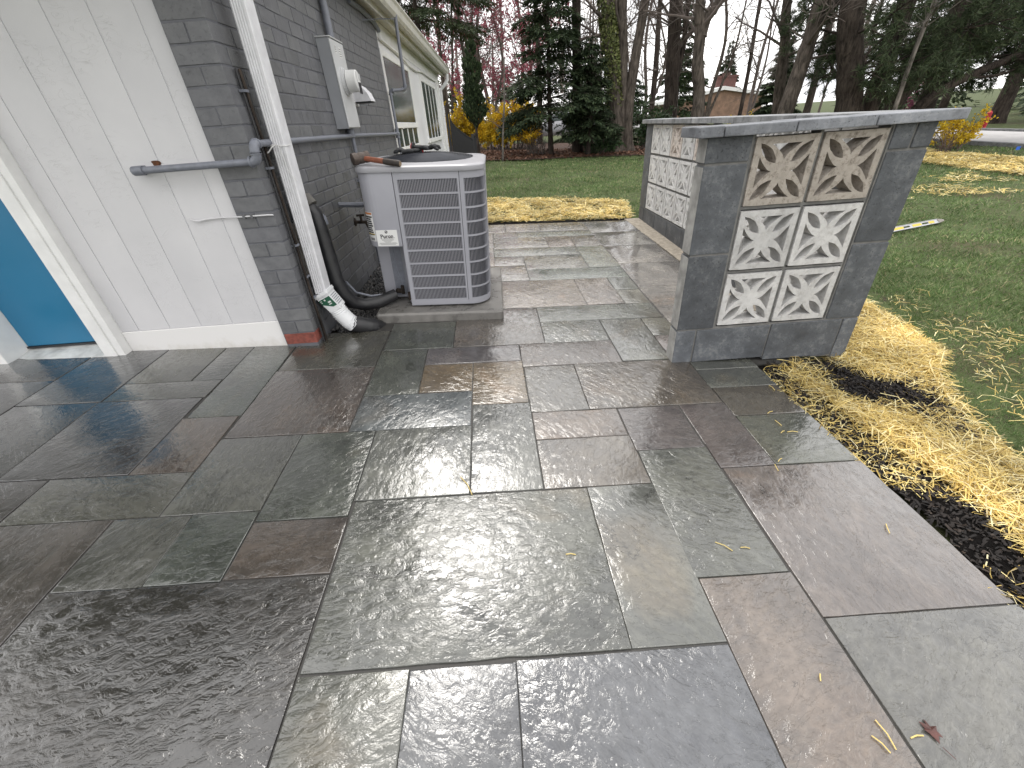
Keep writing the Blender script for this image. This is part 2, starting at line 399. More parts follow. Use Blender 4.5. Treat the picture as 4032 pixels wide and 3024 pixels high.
M_litter = island('leaf_litter', [(0, (.075, .035, .022)), (.5, (.145, .075, .048)), (1, (.24, .14, .10))], .8, .2)
M_gravel = island('dark_gravel', [(0, (.030, .031, .034)), (.6, (.075, .074, .075)), (1, (.16, .15, .14))], .5, .4)
M_mulch = island('black_mulch', [(0, (.006, .005, .005)), (.8, (.018, .014, .012)), (1, (.05, .036, .027))], .7, .3)
M_soil = simple('black_soil', (.007, .006, .0055), .95, .6, 30, 1.0, 70, .03, spec=.1)
M_bed = simple('brown_leaf_bed', (.085, .050, .036), .9, .4, 20, 1.0, 60, .02)

def text_mesh(body, size, name, offset=0.0):
    cu = bpy.data.curves.new(name, 'FONT'); cu.body = body; cu.size = size; cu.align_x = 'CENTER'; cu.align_y = 'CENTER'; cu.extrude = .0006; cu.offset = offset
    o = bpy.data.objects.new(name, cu); COL.objects.link(o); bpy.context.view_layer.update()
    me = bpy.data.meshes.new_from_object(o); bpy.data.objects.remove(o); return me

# ================================================================== SETTING
def ground_sheet():
    a = np.concatenate([-np.geomspace(400, 16, 12), np.arange(-14, 22.1, .75), np.geomspace(24, 420, 14)])
    X, Y = np.meshgrid(a, a); Z = gz(X, Y)
    rng = np.random.default_rng(1)
    Z = Z + np.where((X > 1.6) | (Y > 7), rng.normal(size=X.shape) * .006, 0)
    # keep well below the paving and the house
    under = (X > -9) & (X < 1.3) & (Y > -3) & (Y < 6.2); Z = np.where(under, Z - .06, Z)
    n = len(a); idx = np.arange(n * n).reshape(n, n)
    Fc = np.stack([idx[:-1, :-1], idx[:-1, 1:], idx[1:, 1:], idx[1:, :-1]], -1).reshape(-1, 4)
    me = np_mesh('ground', np.stack([X, Y, Z], -1).reshape(-1, 3), Fc); me.shade_smooth()
    return tag(obj('ground', me, M_ground), kind='structure')
ground = ground_sheet()

G = (0.1024, 0.1047, 0.0893); Lg = (0.1418, 0.1435, 0.1241); Bl = (0.1041, 0.1063, 0.1100); Pu = (0.1002, 0.0840, 0.0776); Ta = (0.1503, 0.1242, 0.1038)
Oc = (0.1426, 0.1054, 0.0609); Br = (0.0892, 0.0735, 0.0618); Dk = (0.0598, 0.0544, 0.0504); Sl = (0.0811, 0.0903, 0.0911); Gy = (0.2613, 0.2481, 0.2278)
SLABS = [  # u0,u1,v0,v1, tint, relief
 (-.492, .231, .450, .921, G, 1.15), (.231, .448, .450, .924, Lg, .42), (-.495, -.257, -.10, .446, (0.0982, 0.0995, 0.0825), .75), (-.257, -.027, -.10, .443, Bl, .8),
 (-.027, .447, -.10, .446, (0.0966, 0.1001, 0.1071), .85), (.448, .690, -.12, .600, Ta, .72), (.695, 1.168, .485, .970, (0.1519, 0.1305, 0.1166), .42), (.695, 1.17, -.05, .483, (0.1283, 0.1255, 0.1117), .55),
 (.443, .686, .602, 1.075, G, .85), (.878, 1.165, .972, 1.235, (0.0942, 0.0978, 0.0759), .35), (.690, .877, .972, 1.325, Pu, .4), (.440, .684, 1.077, 1.322, (0.0931, 0.0813, 0.0769), .45),
 (.877, 1.160, 1.237, 1.430, (0.0894, 0.0777, 0.0599), .25), (.873, 1.165, 1.432, 1.576, G, .25), (.873, 1.165, 1.578, 1.70, G, .25),
 (.097, .437, 1.163, 1.325, Ta, .5), (.097, .440, .926, 1.161, (0.1446, 0.1298, 0.1120), .55), (.095, .330, 1.327, 1.676, (0.1400, 0.1306, 0.1118), .6), (.330, .872, 1.327, 1.680, (0.0993, 0.0831, 0.0650), .7),
 (.091, .564, 1.679, 1.900, Br, .5), (.567, .799, 1.688, 2.153, Lg, .5), (.802, .941, 1.931, 2.148, (0.1104, 0.1042, 0.0732), .3), (.802, .941, 1.690, 1.928, (0.1283, 0.1080, 0.0973), .35),
 (.227, .563, 1.905, 2.156, G, .9), (.230, .936, 2.158, 2.366, (0.1119, 0.1179, 0.0969), .6), (-.245, .227, 1.905, 2.364, (0.1130, 0.0984, 0.0833), .45), (-.597, -.247, 1.902, 2.215, (0.0765, 0.0818, 0.0677), .35),
 (-1.055, -.604, 1.745, 2.132, (0.0804, 0.0773, 0.0614), .35), (-1.062, -.606, 1.268, 1.742, Br, .6), (-.603, -.373, 1.500, 1.898, (0.0739, 0.0792, 0.0642), .5), (-.371, .089, 1.738, 1.898, (0.0963, 0.0863, 0.0837), .3),
 (-.371, -.142, 1.505, 1.735, Oc, .4), (-.140, .092, 1.397, 1.736, (0.1500, 0.1154, 0.0733), .5), (-.604, -.142, 1.268, 1.498, Sl, .5), (-.498, -.139, .924, 1.266, (0.1249, 0.1273, 0.1106), .6),
 (-.137, .095, .927, 1.395, (0.1238, 0.1252, 0.1125), .8), (-.771, -.500, .868, 1.265, (0.0847, 0.0916, 0.0759), .55), (-1.071, -.774, .910, 1.265, (0.0945, 0.0949, 0.0819), .45), (-.773, -.497, .684, .865, Br, .35),
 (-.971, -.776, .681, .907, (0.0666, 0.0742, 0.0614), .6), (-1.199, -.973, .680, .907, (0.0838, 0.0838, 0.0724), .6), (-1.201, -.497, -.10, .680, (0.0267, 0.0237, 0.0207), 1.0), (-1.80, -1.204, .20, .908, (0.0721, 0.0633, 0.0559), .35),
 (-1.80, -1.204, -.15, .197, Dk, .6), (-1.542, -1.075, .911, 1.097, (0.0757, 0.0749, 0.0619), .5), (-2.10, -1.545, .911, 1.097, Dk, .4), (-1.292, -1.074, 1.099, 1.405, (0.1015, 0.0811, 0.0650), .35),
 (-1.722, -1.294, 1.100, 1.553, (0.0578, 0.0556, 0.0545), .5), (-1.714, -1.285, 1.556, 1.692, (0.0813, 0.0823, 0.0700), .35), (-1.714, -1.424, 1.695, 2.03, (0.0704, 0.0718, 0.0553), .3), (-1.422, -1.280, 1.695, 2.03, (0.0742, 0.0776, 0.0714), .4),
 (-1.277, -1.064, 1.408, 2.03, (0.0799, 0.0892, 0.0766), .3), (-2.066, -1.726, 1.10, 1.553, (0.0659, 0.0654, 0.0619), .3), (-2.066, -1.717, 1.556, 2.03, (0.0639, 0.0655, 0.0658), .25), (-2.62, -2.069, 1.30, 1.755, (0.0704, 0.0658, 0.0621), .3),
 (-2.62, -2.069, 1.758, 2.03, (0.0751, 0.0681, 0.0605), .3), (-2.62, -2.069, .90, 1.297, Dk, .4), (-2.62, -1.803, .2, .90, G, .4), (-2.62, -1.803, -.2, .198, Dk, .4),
 # strip beside the air conditioner, going away; sky sheen painted into the pale tints
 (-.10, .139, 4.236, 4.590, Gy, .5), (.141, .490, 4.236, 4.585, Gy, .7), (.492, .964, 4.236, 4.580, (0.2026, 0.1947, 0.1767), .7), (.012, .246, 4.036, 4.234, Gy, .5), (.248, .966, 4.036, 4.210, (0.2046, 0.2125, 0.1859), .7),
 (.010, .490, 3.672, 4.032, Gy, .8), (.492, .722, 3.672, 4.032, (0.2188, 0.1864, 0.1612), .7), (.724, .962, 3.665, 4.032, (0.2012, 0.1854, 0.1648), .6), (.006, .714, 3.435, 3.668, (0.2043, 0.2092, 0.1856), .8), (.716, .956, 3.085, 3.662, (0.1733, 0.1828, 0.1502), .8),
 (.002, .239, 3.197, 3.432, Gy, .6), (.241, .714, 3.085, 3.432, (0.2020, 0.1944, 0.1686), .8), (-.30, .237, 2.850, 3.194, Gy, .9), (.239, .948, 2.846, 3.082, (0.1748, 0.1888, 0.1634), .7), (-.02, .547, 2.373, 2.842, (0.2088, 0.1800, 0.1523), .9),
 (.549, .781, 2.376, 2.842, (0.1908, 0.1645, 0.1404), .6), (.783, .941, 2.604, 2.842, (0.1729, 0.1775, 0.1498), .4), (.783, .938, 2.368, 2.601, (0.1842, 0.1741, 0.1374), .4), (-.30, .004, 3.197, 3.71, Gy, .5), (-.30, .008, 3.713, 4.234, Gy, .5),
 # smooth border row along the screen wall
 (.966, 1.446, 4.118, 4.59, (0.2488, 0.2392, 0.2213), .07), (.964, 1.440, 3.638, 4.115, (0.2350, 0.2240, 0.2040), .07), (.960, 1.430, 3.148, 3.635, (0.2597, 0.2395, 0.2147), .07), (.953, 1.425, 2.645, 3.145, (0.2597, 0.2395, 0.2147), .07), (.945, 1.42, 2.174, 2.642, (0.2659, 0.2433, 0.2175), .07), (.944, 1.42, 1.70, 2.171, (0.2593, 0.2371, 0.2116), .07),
]
def build_patio():
    mb = MB(); T = Matrix.Scale(HS, 4)
    for (a, b_, c, d) in ((-2.62, 1.168, -.2, 1.60), (-2.62, 1.42, 1.602, 2.13), (-.735, 1.44, 2.132, 4.585)):
        mb.box(a * HS + .006, b_ * HS - .008, c * HS + .004, d * HS - .008, -.04, -.0055)
    pat = mb.build('patio', M_joint); pat.matrix_world = PATIO_M; tag(pat, kind='structure')
    rnd = random.Random(5)
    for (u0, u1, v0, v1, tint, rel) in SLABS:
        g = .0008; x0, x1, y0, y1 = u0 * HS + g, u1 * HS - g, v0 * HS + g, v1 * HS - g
        ring = []
        def edge(ax, ay, bx, by):
            L = math.hypot(bx - ax, by - ay); k = max(3, int(L / .07)); nx, ny = (by - ay) / L, -(bx - ax) / L
            for i in range(k):
                t = (i + (rnd.uniform(-.3, .3) if i else 0)) / k; j = rnd.uniform(-.0009, .0007) if i else -.0008 * rnd.random()
                if rnd.random() < .035: j -= rnd.uniform(.0015, .004)
                ring.append((ax + (bx - ax) * t + nx * j, ay + (by - ay) * t + ny * j))
        edge(x0, y0, x1, y0); edge(x1, y0, x1, y1); edge(x1, y1, x0, y1); edge(x0, y1, x0, y0)
        cx, cy = (x0 + x1) / 2, (y0 + y1) / 2; n = len(ring); dz = rnd.uniform(-.0012, .0012)
        tx, ty = rnd.uniform(-.0015, .0015), rnd.uniform(-.0015, .0015)
        vs = []
        for k, (ins, z) in enumerate(((0, -.032), (0, -.0022), (.0012, -.0004), (.004, 0))):
            for (x, y) in ring:
                dx, dy = cx - x, cy - y; w = rnd.uniform(.6, 1.3) if k else 1
                sx = math.copysign(min(abs(dx), ins * w), dx) if abs(abs(dx) - (x1 - x0) / 2) < .02 else 0
                sy = math.copysign(min(abs(dy), ins * w), dy) if abs(abs(dy) - (y1 - y0) / 2) < .02 else 0
                vs.append((x + sx, y + sy, z + dz + tx * (x - cx) / (x1 - x0) + ty * (y - cy) / (y1 - y0)))
        fs = [tuple(range(3 * n, 4 * n))]
        for k in range(3):
            for i in range(n): fs.append((k * n + i, k * n + (i + 1) % n, (k + 1) * n + (i + 1) % n, (k + 1) * n + i))
        me = bpy.data.meshes.new('slab'); me.from_pydata(vs, [], fs); me.shade_smooth(); me.set_sharp_from_angle(angle=R_(50))
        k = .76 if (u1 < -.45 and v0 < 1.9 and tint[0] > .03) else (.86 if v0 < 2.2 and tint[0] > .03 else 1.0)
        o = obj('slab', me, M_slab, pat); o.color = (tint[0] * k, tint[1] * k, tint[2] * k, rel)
    return pat
patio = build_patio()

# strip of sandy mortar footing along the long screen wall
def footing():
    mb = MB(); rnd = random.Random(3); pts = []
    ys = [2.32 + i * .13 for i in range(31)]
    L = [(1.862 - (y - 2.3) * .021 + rnd.uniform(-.004, .004), y) for y in ys]; R2 = [(2.16, y) for y in reversed(ys)]
    poly = L + R2; vs = [(x, y, pz(x, y) - .003 + (rnd.uniform(0, .005) if x < 2 else .016)) for x, y in poly] + [(x, y, pz(x, y) - .08) for x, y in poly]
    n = len(poly); mb.add(vs, [tuple(range(n))] + [(i, n + i, n + (i + 1) % n, (i + 1) % n) for i in range(n)])
    return tag(mb.build('footing', simple('sandy_mortar', (.34, .30, .245), .85, .35, 25, 1.0, 110, .01)), kind='structure')
footing()

def poly_sheet(name, poly, mat, dz, kind='structure', step=.2, seed=0, ragged=0.0, fn=gz):
    """flat irregular patch following the ground"""
    rnd = random.Random(seed); P = []
    for i in range(len(poly)):
        a, b_ = poly[i], poly[(i + 1) % len(poly)]; L = math.hypot(b_[0] - a[0], b_[1] - a[1]); k = max(1, int(L / step))
        for j in range(k):
            t = j / k; P.append((a[0] + (b_[0] - a[0]) * t + rnd.uniform(-ragged, ragged), a[1] + (b_[1] - a[1]) * t + rnd.uniform(-ragged, ragged)))
    bm = bmesh.new(); vs = [bm.verts.new((x, y, 0)) for x, y in P]
    f = bm.faces.new(vs); bmesh.ops.triangulate(bm, faces=[f])
    bmesh.ops.subdivide_edges(bm, edges=list(bm.edges), cuts=2, use_grid_fill=True)
    for v in bm.verts: v.co.z = float(fn(v.co.x, v.co.y)) + dz
    me = bpy.data.meshes.new(name); bm.to_mesh(me); bm.free()
    return tag(obj(name, me, mat), kind=kind)

ROADX0, ROADX1 = 15.6, 20.2
mb = MB()
ys = list(np.linspace(-30, 90, 25))
for (a, b_, dz) in ((ROADX0, ROADX1, .035),):
    vs = []
    for y in ys: vs += [(a, y, float(gz(a, y)) + dz), (b_, y, float(gz(b_, y)) + dz)]
    mb.add(vs, [(2 * i, 2 * i + 1, 2 * i + 3, 2 * i + 2) for i in range(len(ys) - 1)])
tag(mb.build('road', M_road), kind='structure')
mb = MB()
for a in (ROADX0 - .22, ROADX1 + .02):
    for i in range(len(ys) - 1):
        y0, y1 = ys[i], ys[i + 1]; vs = []
        for y in (y0, y1):
            z = float(gz(a, y)); vs += [(a, y, z - .05), (a + .2, y, z - .05), (a + .2, y, z + .11), (a, y, z + .11)]
        mb.add(vs, [(0, 4, 7, 3), (3, 7, 6, 2), (2, 6, 5, 1)])
tag(mb.build('kerb', M_cap), kind='structure')
poly_sheet('leaf_bed', [(-1.4, 15.9), (1, 15.7), (3, 16.2), (4.2, 16.4), (5.4, 16.2), (6.6, 17.0), (9, 17.4), (9.5, 24), (2, 26), (-4, 26), (-4, 17)], M_bed, .035, step=.5, ragged=.12, seed=2)
poly_sheet('soil', [(1.53, -.2), (1.545, 1.0), (1.50, 2.1), (1.47, 2.2), (2.09, 2.2), (2.1, 2.6), (2.7, 3.1), (2.72, 2.5), (2.46, 2.06), (2.24, 1.55), (2.10, 1.0), (2.05, -.2)], M_soil, .03, step=.10, ragged=.06, seed=4)
poly_sheet('gravel_bed', [(-1.31, 2.66), (-1.30, 2.84), (-.93, 2.84), (-.93, 4.6), (-1.31, 4.6)], M_soil, .01, step=.3, fn=lambda x, y: pz(x, y) - .03, seed=5)
poly_sheet('mulch_strip', [(-.4, 6.05), (1.95, 6.12), (1.9, 6.35), (-.4, 6.3)], M_soil, .03, step=.2, ragged=.03, seed=6)

# ------------------------------------------------------------------ gravel, straw, mulch, grass (uncountable)
def in_poly(x, y, poly):
    x = np.asarray(x); y = np.asarray(y); c = np.zeros(x.shape, bool); j = len(poly) - 1
    for i in range(len(poly)):
        xi, yi = poly[i]; xj, yj = poly[j]
        c ^= ((yi > y) != (yj > y)) & (x < (xj - xi) * (y - yi) / (yj - yi + 1e-12) + xi); j = i
    return c
def sample(poly, n, rng):
    xs = [p[0] for p in poly]; ys = [p[1] for p in poly]; X = []; Y = []; k = 0
    while k < n:
        x = rng.uniform(min(xs), max(xs), n); y = rng.uniform(min(ys), max(ys), n); s = in_poly(x, y, poly); X.append(x[s]); Y.append(y[s]); k += s.sum()
    return np.concatenate(X)[:n], np.concatenate(Y)[:n]
def smooth_noise(x, y, s, seed):
    rng = np.random.default_rng(seed); v = 0
    for k in range(5):
        a = rng.uniform(0, 6.28); w = s * rng.uniform(.6, 1.8); v = v + np.sin((x * math.cos(a) + y * math.sin(a)) * w + rng.uniform(0, 6.28))
    return v / 5
def pebbles(name, poly, n, r0, r1, mat, seed, fn, dz):
    rng = np.random.default_rng(seed); x, y = sample(poly, n, rng)
    base = np.array([(1, 0, 0), (-.5, .87, 0), (-.5, -.87, 0), (0, 0, 1), (0, 0, -1)], float)
    Fb = np.array([(0, 1, 3), (1, 2, 3), (2, 0, 3), (1, 0, 4), (2, 1, 4), (0, 2, 4)])
    r = rng.uniform(r0, r1, n); V = base[None] * (r[:, None, None] * rng.uniform(.6, 1.3, (n, 5, 3)))
    a = rng.uniform(0, 6.28, n); ca, sa = np.cos(a), np.sin(a)
    X = V[..., 0] * ca[:, None] - V[..., 1] * sa[:, None]; Y = V[..., 0] * sa[:, None] + V[..., 1] * ca[:, None]
    V = np.stack([X + x[:, None], Y + y[:, None], V[..., 2] * .8 + (fn(x, y) + dz + rng.uniform(0, r1, n))[:, None]], -1).reshape(-1, 3)
    Fc = (Fb[None] + (np.arange(n) * 5)[:, None, None]).reshape(-1, 3)
    return obj(name, np_mesh(name, V, Fc), mat)
tag(pebbles('gravel', [(-1.29, 2.68), (-1.29, 2.845), (-.95, 2.835), (-.97, 2.95), (-.97, 4.6), (-1.29, 4.6)], 4200, .008, .020, M_gravel, 7, lambda x, y: pz(x, y) - .03, .012), kind='stuff',
    label='wet dark gravel between the brick wall and the concrete pad', cat='gravel')

def strands(name, x, y, z, L, W, rng, mat, tilt=.25, lift=0.0):
    """bent flat stalks, two quads each"""
    n = len(x); a = rng.uniform(0, 6.283, n); t = rng.normal(0, tilt, n)
    D = np.stack([np.cos(a) * np.cos(t), np.sin(a) * np.cos(t), np.sin(t)], 1); S = np.stack([-np.sin(a), np.cos(a), rng.normal(0, .3, n)], 1); S = unit(S)
    P = np.stack([x, y, z], 1); bend = rng.normal(0, .12, (n, 3)) * L[:, None]; bend[:, 2] = np.abs(bend[:, 2]) * .6
    W = W[:, None]; L = L[:, None]; A = P - D * L / 2; B = P + bend; C = P + D * L / 2
    low = np.minimum(A[:, 2], C[:, 2]); fix = np.maximum(0, (z - .012) - low)
    for q in (A, B, C): q[:, 2] += fix
    V = np.stack([A - S * W / 2, A + S * W / 2, B - S * W / 2, B + S * W / 2, C - S * W / 2, C + S * W / 2], 1).reshape(-1, 3)
    i = np.arange(n)[:, None] * 6; Fc = np.concatenate([i + np.array([[0, 1, 3, 2]]), i + np.array([[2, 3, 5, 4]])], 0)
    return obj(name, np_mesh(name, V, Fc), mat)

def straw_patch(name, poly, n, label, seed, Lr=(.05, .15), Wr=(.0025, .005), thick=.05, thr=-.45, freq=6, fn=gz):
    rng = np.random.default_rng(seed); x, y = sample(poly, int(n * 1.6), rng)
    nn = smooth_noise(x, y, freq, seed) + smooth_noise(x, y, freq * 2.3, seed + 9) * .5 + rng.normal(0, .18, len(x))
    k = nn > thr; x, y, nn = x[k][:n], y[k][:n], nn[k][:n]
    z = fn(x, y) + .03 + np.clip(nn + .5, 0, 1) * thick * rng.uniform(0, 1, len(x)) ** .7
    o = strands(name, x, y, z, rng.uniform(*Lr, len(x)), rng.uniform(*Wr, len(x)), rng, M_straw, .16)
    return tag(o, label, 'straw', kind='stuff')
straw_patch('straw', [(1.60, 2.17), (1.66, 1.85), (1.70, 1.5), (1.80, 1.05), (1.76, .8), (1.72, .4), (2.22, .3), (2.24, .9), (2.20, 1.3), (2.33, 1.62), (2.50, 2.0), (2.74, 2.2), (2.86, 2.7), (2.85, 3.1), (2.6, 3.2), (2.16, 2.7), (2.12, 2.25)], 15000,
            'golden straw strewn over black soil beside the patio edge', 11, (.05, .17), (.0020, .0042), .04, -.55)
straw_patch('straw', [(1.49, .2), (1.5, 1.2), (1.47, 2.0), (1.6, 2.2), (1.75, 1.5), (1.9, 1.0), (1.95, .2)], 1500, 'thin scatter of straw on black soil along the slab edge', 12, (.03, .12), (.002, .0045), .01, -.1)
straw_patch('straw', [(2.2, .3), (2.2, 1.2), (2.4, 1.6), (2.8, 2.1), (3.1, 3.1), (3.6, 3.3), (3.4, 2.0), (2.8, 1.0), (2.7, .3)], 650, 'sparse straw blown onto the lawn beside the straw strip', 13, (.03, .1), (.002, .004), .01, .0)
straw_patch('straw', [(-.9, 6.25), (1.0, 6.32), (1.93, 6.3), (2.05, 6.9), (2.2, 7.7), (1.4, 8.0), (.4, 8.15), (-.5, 8.1), (-1.0, 7.8)], 9000, 'band of golden straw at the far end of the patio', 14, (.06, .16), (.006, .011), .05, -.6)
straw_patch('straw', [(10.4, 8.0), (12.9, 8.0), (13.2, 15), (11.0, 15.2), (10.6, 11.5)], 9000, 'wide band of straw on the lawn near the road', 15, (.08, .2), (.010, .018), .05, -.55, 2)
straw_patch('straw', [(6.5, 7.0), (9.5, 7.3), (10.2, 9.6), (8.0, 9.4), (6.8, 8.2)], 1300, 'loose straw patches on the lawn behind the spirit level', 16, (.07, .17), (.007, .012), .03, .12, 2.6)
# mulch crumbs on the soil strip
rng = np.random.default_rng(21)
x, y = sample([(1.49, 0), (1.545, 1.0), (1.5, 2.1), (1.6, 2.19), (2.1, 2.2), (2.7, 3.0), (2.72, 2.5), (2.46, 2.06), (2.22, 1.5), (2.1, 1.0), (2.05, .0)], 9000, rng)
tag(strands('mulch', x, y, gz(x, y) + .034 + rng.uniform(0, .008, len(x)), rng.uniform(.008, .03, len(x)), rng.uniform(.004, .010, len(x)), rng, M_mulch, .5), 'black shredded mulch on the soil strip beside the slabs', 'mulch', kind='stuff')
# fallen leaves on the far bed
x, y = sample([(-1.4, 15.9), (1, 15.7), (3, 16.2), (4.2, 16.4), (5.4, 16.2), (6.6, 17.0), (9, 17.4), (9, 20), (-2, 20)], 9000, rng)
P = np.stack([x, y, gz(x, y) + .04 + rng.uniform(0, .04, len(x))], 1); D = rng.normal(size=(len(x), 3)); D[:, 2] *= .3
V, Fc = diamonds(P, D, rng.uniform(.06, .14, len(x)), .06, rng, (0, 0, 1))
tag(obj('leaf_litter', np_mesh('leaf_litter', V, Fc), M_litter), 'brown fallen leaves under the trees behind the lawn', 'leaves', kind='stuff')

def lawn():
    rng = np.random.default_rng(31); n = 420000
    r = np.exp(rng.uniform(math.log(2.4), math.log(26), n)); a = rng.uniform(R_(-22), R_(78), n)       # clockwise from +Y
    x = r * np.sin(a); y = r * np.cos(a)
    k = ~((x < 2.12) & (y < 6.3) & ~((y < 1.6) & (x > 1.98))) & ~((x > 2 - 9) & (x < -1.2) & (y < 14)) & (x < 15.3) & (y < 17.2) & ~((x < 1.95) & (y < 6.6))
    straw1 = in_poly(x, y, [(1.4, -.5), (1.4, 2.3), (2.1, 2.3), (2.1, 2.7), (2.5, 3.1), (2.62, 3.0), (2.64, 2.55), (2.38, 2.1), (2.16, 1.55), (2.02, 1.0), (1.97, -.5)])
    straw2 = in_poly(x, y, [(-.9, 6.2), (1.93, 6.3), (2.2, 7.7), (1.4, 8.0), (-.5, 8.1), (-1.0, 7.8)]); straw3 = in_poly(x, y, [(10.6, 8.0), (12.9, 8.0), (13.1, 15), (11.0, 15)])
    keep = rng.uniform(0, 1, n); k &= ~(straw1 & (keep > .03)) & ~(straw2 & (keep > .04)) & ~(straw3 & (keep > .25))
    bare = smooth_noise(x, y, 1.6, 77) + smooth_noise(x, y, 4, 78) * .6; near = np.clip((5.2 - r) / 3, 0, 1)
    k &= ~((bare < -.28 + .22 * near) & (keep > .35))
    x, y, r = x[k], y[k], r[k]; n = len(x)
    L = rng.uniform(.03, .075, n) * (1 + .35 * smooth_noise(x, y, 2.4, 5)) * np.clip(.8 + r * .02, .8, 1.3); W = .0042 * (r / 3.) ** .85 * rng.uniform(.7, 1.4, n)
    D = rng.normal(size=(n, 3)) * .75; D[:, 2] = np.abs(D[:, 2]) * .5 + .55
    V, Fc = tris(np.stack([x, y, gz(x, y) - .004], 1), D, L, W, rng)
    return tag(obj('lawn', np_mesh('lawn', V, Fc), M_grass), 'short green lawn with worn patches behind and beside the patio', 'grass', kind='stuff')
lawn()

# ================================================================== HOUSE
house = tag(empty('house', (-1.3, 2.6, .12)), 'white and grey brick house with blue door and gutter along the eave', 'house')
HO = Vector((-1.3, 2.6, .12))
def hpart(mb, name, mat, parent=None, **kw):
    """parts are modelled in world coordinates; shift them into the house's own frame"""
    mb.v = [(x - HO.x, y - HO.y, z - HO.z) for x, y, z in mb.v]
    return mb.build(name, mat, parent or house, **kw)
B = lambda *a: MB().box(*a)
# front wall: backing + grooved boards
fw = hpart(B(-6.0, -3.37, 2.6362, 2.80, .05, 2.56).box(-2.60, -1.512, 2.6362, 2.80, .05, 2.56).box(-3.37, -2.60, 2.646, 2.80, 2.22, 2.56), 'front_wall', M_white)
gr = [-1.512, -1.620, -1.830, -2.039, -2.249, -2.456, -2.575]
rnd = random.Random(8)
for a, b_ in zip(gr[:-1], gr[1:]):
    hpart(B(b_ + .0022, a - .0022, 2.632 + rnd.uniform(-.0004, .0004), 2.6358, .3115, 2.5), 'board', M_board, fw, bevel=.0015)
for i in range(10):
    a = -3.40 - i * .21
    hpart(B(a - .207, a - .003, 2.632, 2.6358, .33, 2.5), 'board', M_board, fw, bevel=.0015)
hpart(B(-2.575, -1.514, 2.624, 2.6358, .105, .3085), 'baseboard', M_base, bevel=.003)
hpart(B(-6, -3.40, 2.624, 2.6358, .105, .327), 'baseboard', M_base, bevel=.003)
# door
dr = hpart(B(-3.284, -2.706, 2.665, 2.70, .245, 1.155).box(-3.284, -2.706, 2.67, 2.70, 1.20, 2.2), 'door', M_blue, bevel=.003)
hpart(B(-3.284, -2.706, 2.652, 2.669, 1.156, 1.20).box(-3.284, -3.23, 2.656, 2.669, 1.201, 2.2).box(-2.76, -2.706, 2.656, 2.669, 1.201, 2.2), 'window_frame', M_trim, dr)
hpart(B(-3.229, -2.761, 2.660, 2.6665, 1.201, 2.15), 'pane', M_dark, dr)
hpart(B(-3.282, -2.708, 2.655, 2.672, .232, .2445), 'door_sweep', M_black, dr)
cs = hpart(B(-2.704, -2.625, 2.555, 2.6795, .10, 2.24).box(-2.6245, -2.577, 2.565, 2.66, .10, 2.29), 'door_casing', M_trim, bevel=.004, seg=2)
hpart(B(-3.37, -3.286, 2.50, 2.6795, .10, 2.24).box(-3.40, -3.371, 2.55, 2.66, .10, 2.29), 'door_casing', M_trim, bevel=.004, seg=2)
hpart(MB().add([(-3.285, 2.525, .10), (-2.706, 2.555, .10), (-2.706, 2.70, .10), (-3.285, 2.70, .10), (-3.285, 2.525, .192), (-2.706, 2.555, .180), (-2.706, 2.70, .231), (-3.285, 2.70, .231)],
      [(0, 3, 2, 1), (4, 5, 6, 7), (0, 1, 5, 4), (2, 3, 7, 6), (0, 4, 7, 3), (1, 2, 6, 5)]), 'threshold', simple('worn_white_sill', (.50, .51, .50), .45, .3, 14, .3, 90, .003), bevel=.004)
# brick wall: mortar body, then bricks
bw = hpart(B(-1.515, -1.3045, 2.6065, 2.75, .02, 2.50).box(-1.50, -1.3045, 2.75, 6.468, .02, 2.50), 'brick_wall', M_mortar)
def brick_mesh(lx, ly, lz, name='brick', seed=0):
    r = random.Random(seed); mb = MB().box(-lx / 2, lx / 2, -ly / 2, ly / 2, -lz / 2, lz / 2)
    mb.v = [tuple(c + r.uniform(-.0012, .0012) for c in v) for v in mb.v]
    me = mb.mesh(name, .0018, 1); me.materials.append(M_brick); me.shade_smooth(); me.set_sharp_from_angle(angle=R_(28)); return me
CH, BH = .0845, .0755
kinds = {'front_full': [brick_mesh(.208, .10, BH, seed=i) for i in range(3)], 'front_half': [brick_mesh(.100, .10, BH, seed=10 + i) for i in range(3)], 'corner': [brick_mesh(.104, .206, BH, seed=20 + i) for i in range(3)], 'side': [brick_mesh(.10, .2030, BH, seed=30 + i) for i in range(4)], 'side_half': [brick_mesh(.10, .10, BH, seed=40 + i) for i in range(3)]}
bricks = []; rnd = random.Random(12)
for k in range(-1, 27):
    zc = .2225 + CH * k + CH / 2
    if k % 2: # full brick on the pilaster
        bricks.append(('front_full', -1.4065, 2.653, zc, k)); y = 2.708
    else:
        bricks.append(('front_half', -1.4605, 2.653, zc, k)); bricks.append(('corner', -1.3535, 2.706, zc, k)); y = 2.814
    while y < 6.46:
        w = .2030
        if y + w > 6.468:
            if y + .10 <= 6.47: bricks.append(('side_half', -1.3515, y + .052, zc, k))
            break
        bricks.append(('side', -1.3515, y + .004 + w / 2, zc, k)); y += .2127
seen = lambda b_: b_[3] < 2.30
order = sorted(range(len(bricks)), key=lambda i: (not seen(bricks[i]), (Vector(bricks[i][1:4]) - Vector((0, 0, CAMZ))).length))
rest = bmesh.new()
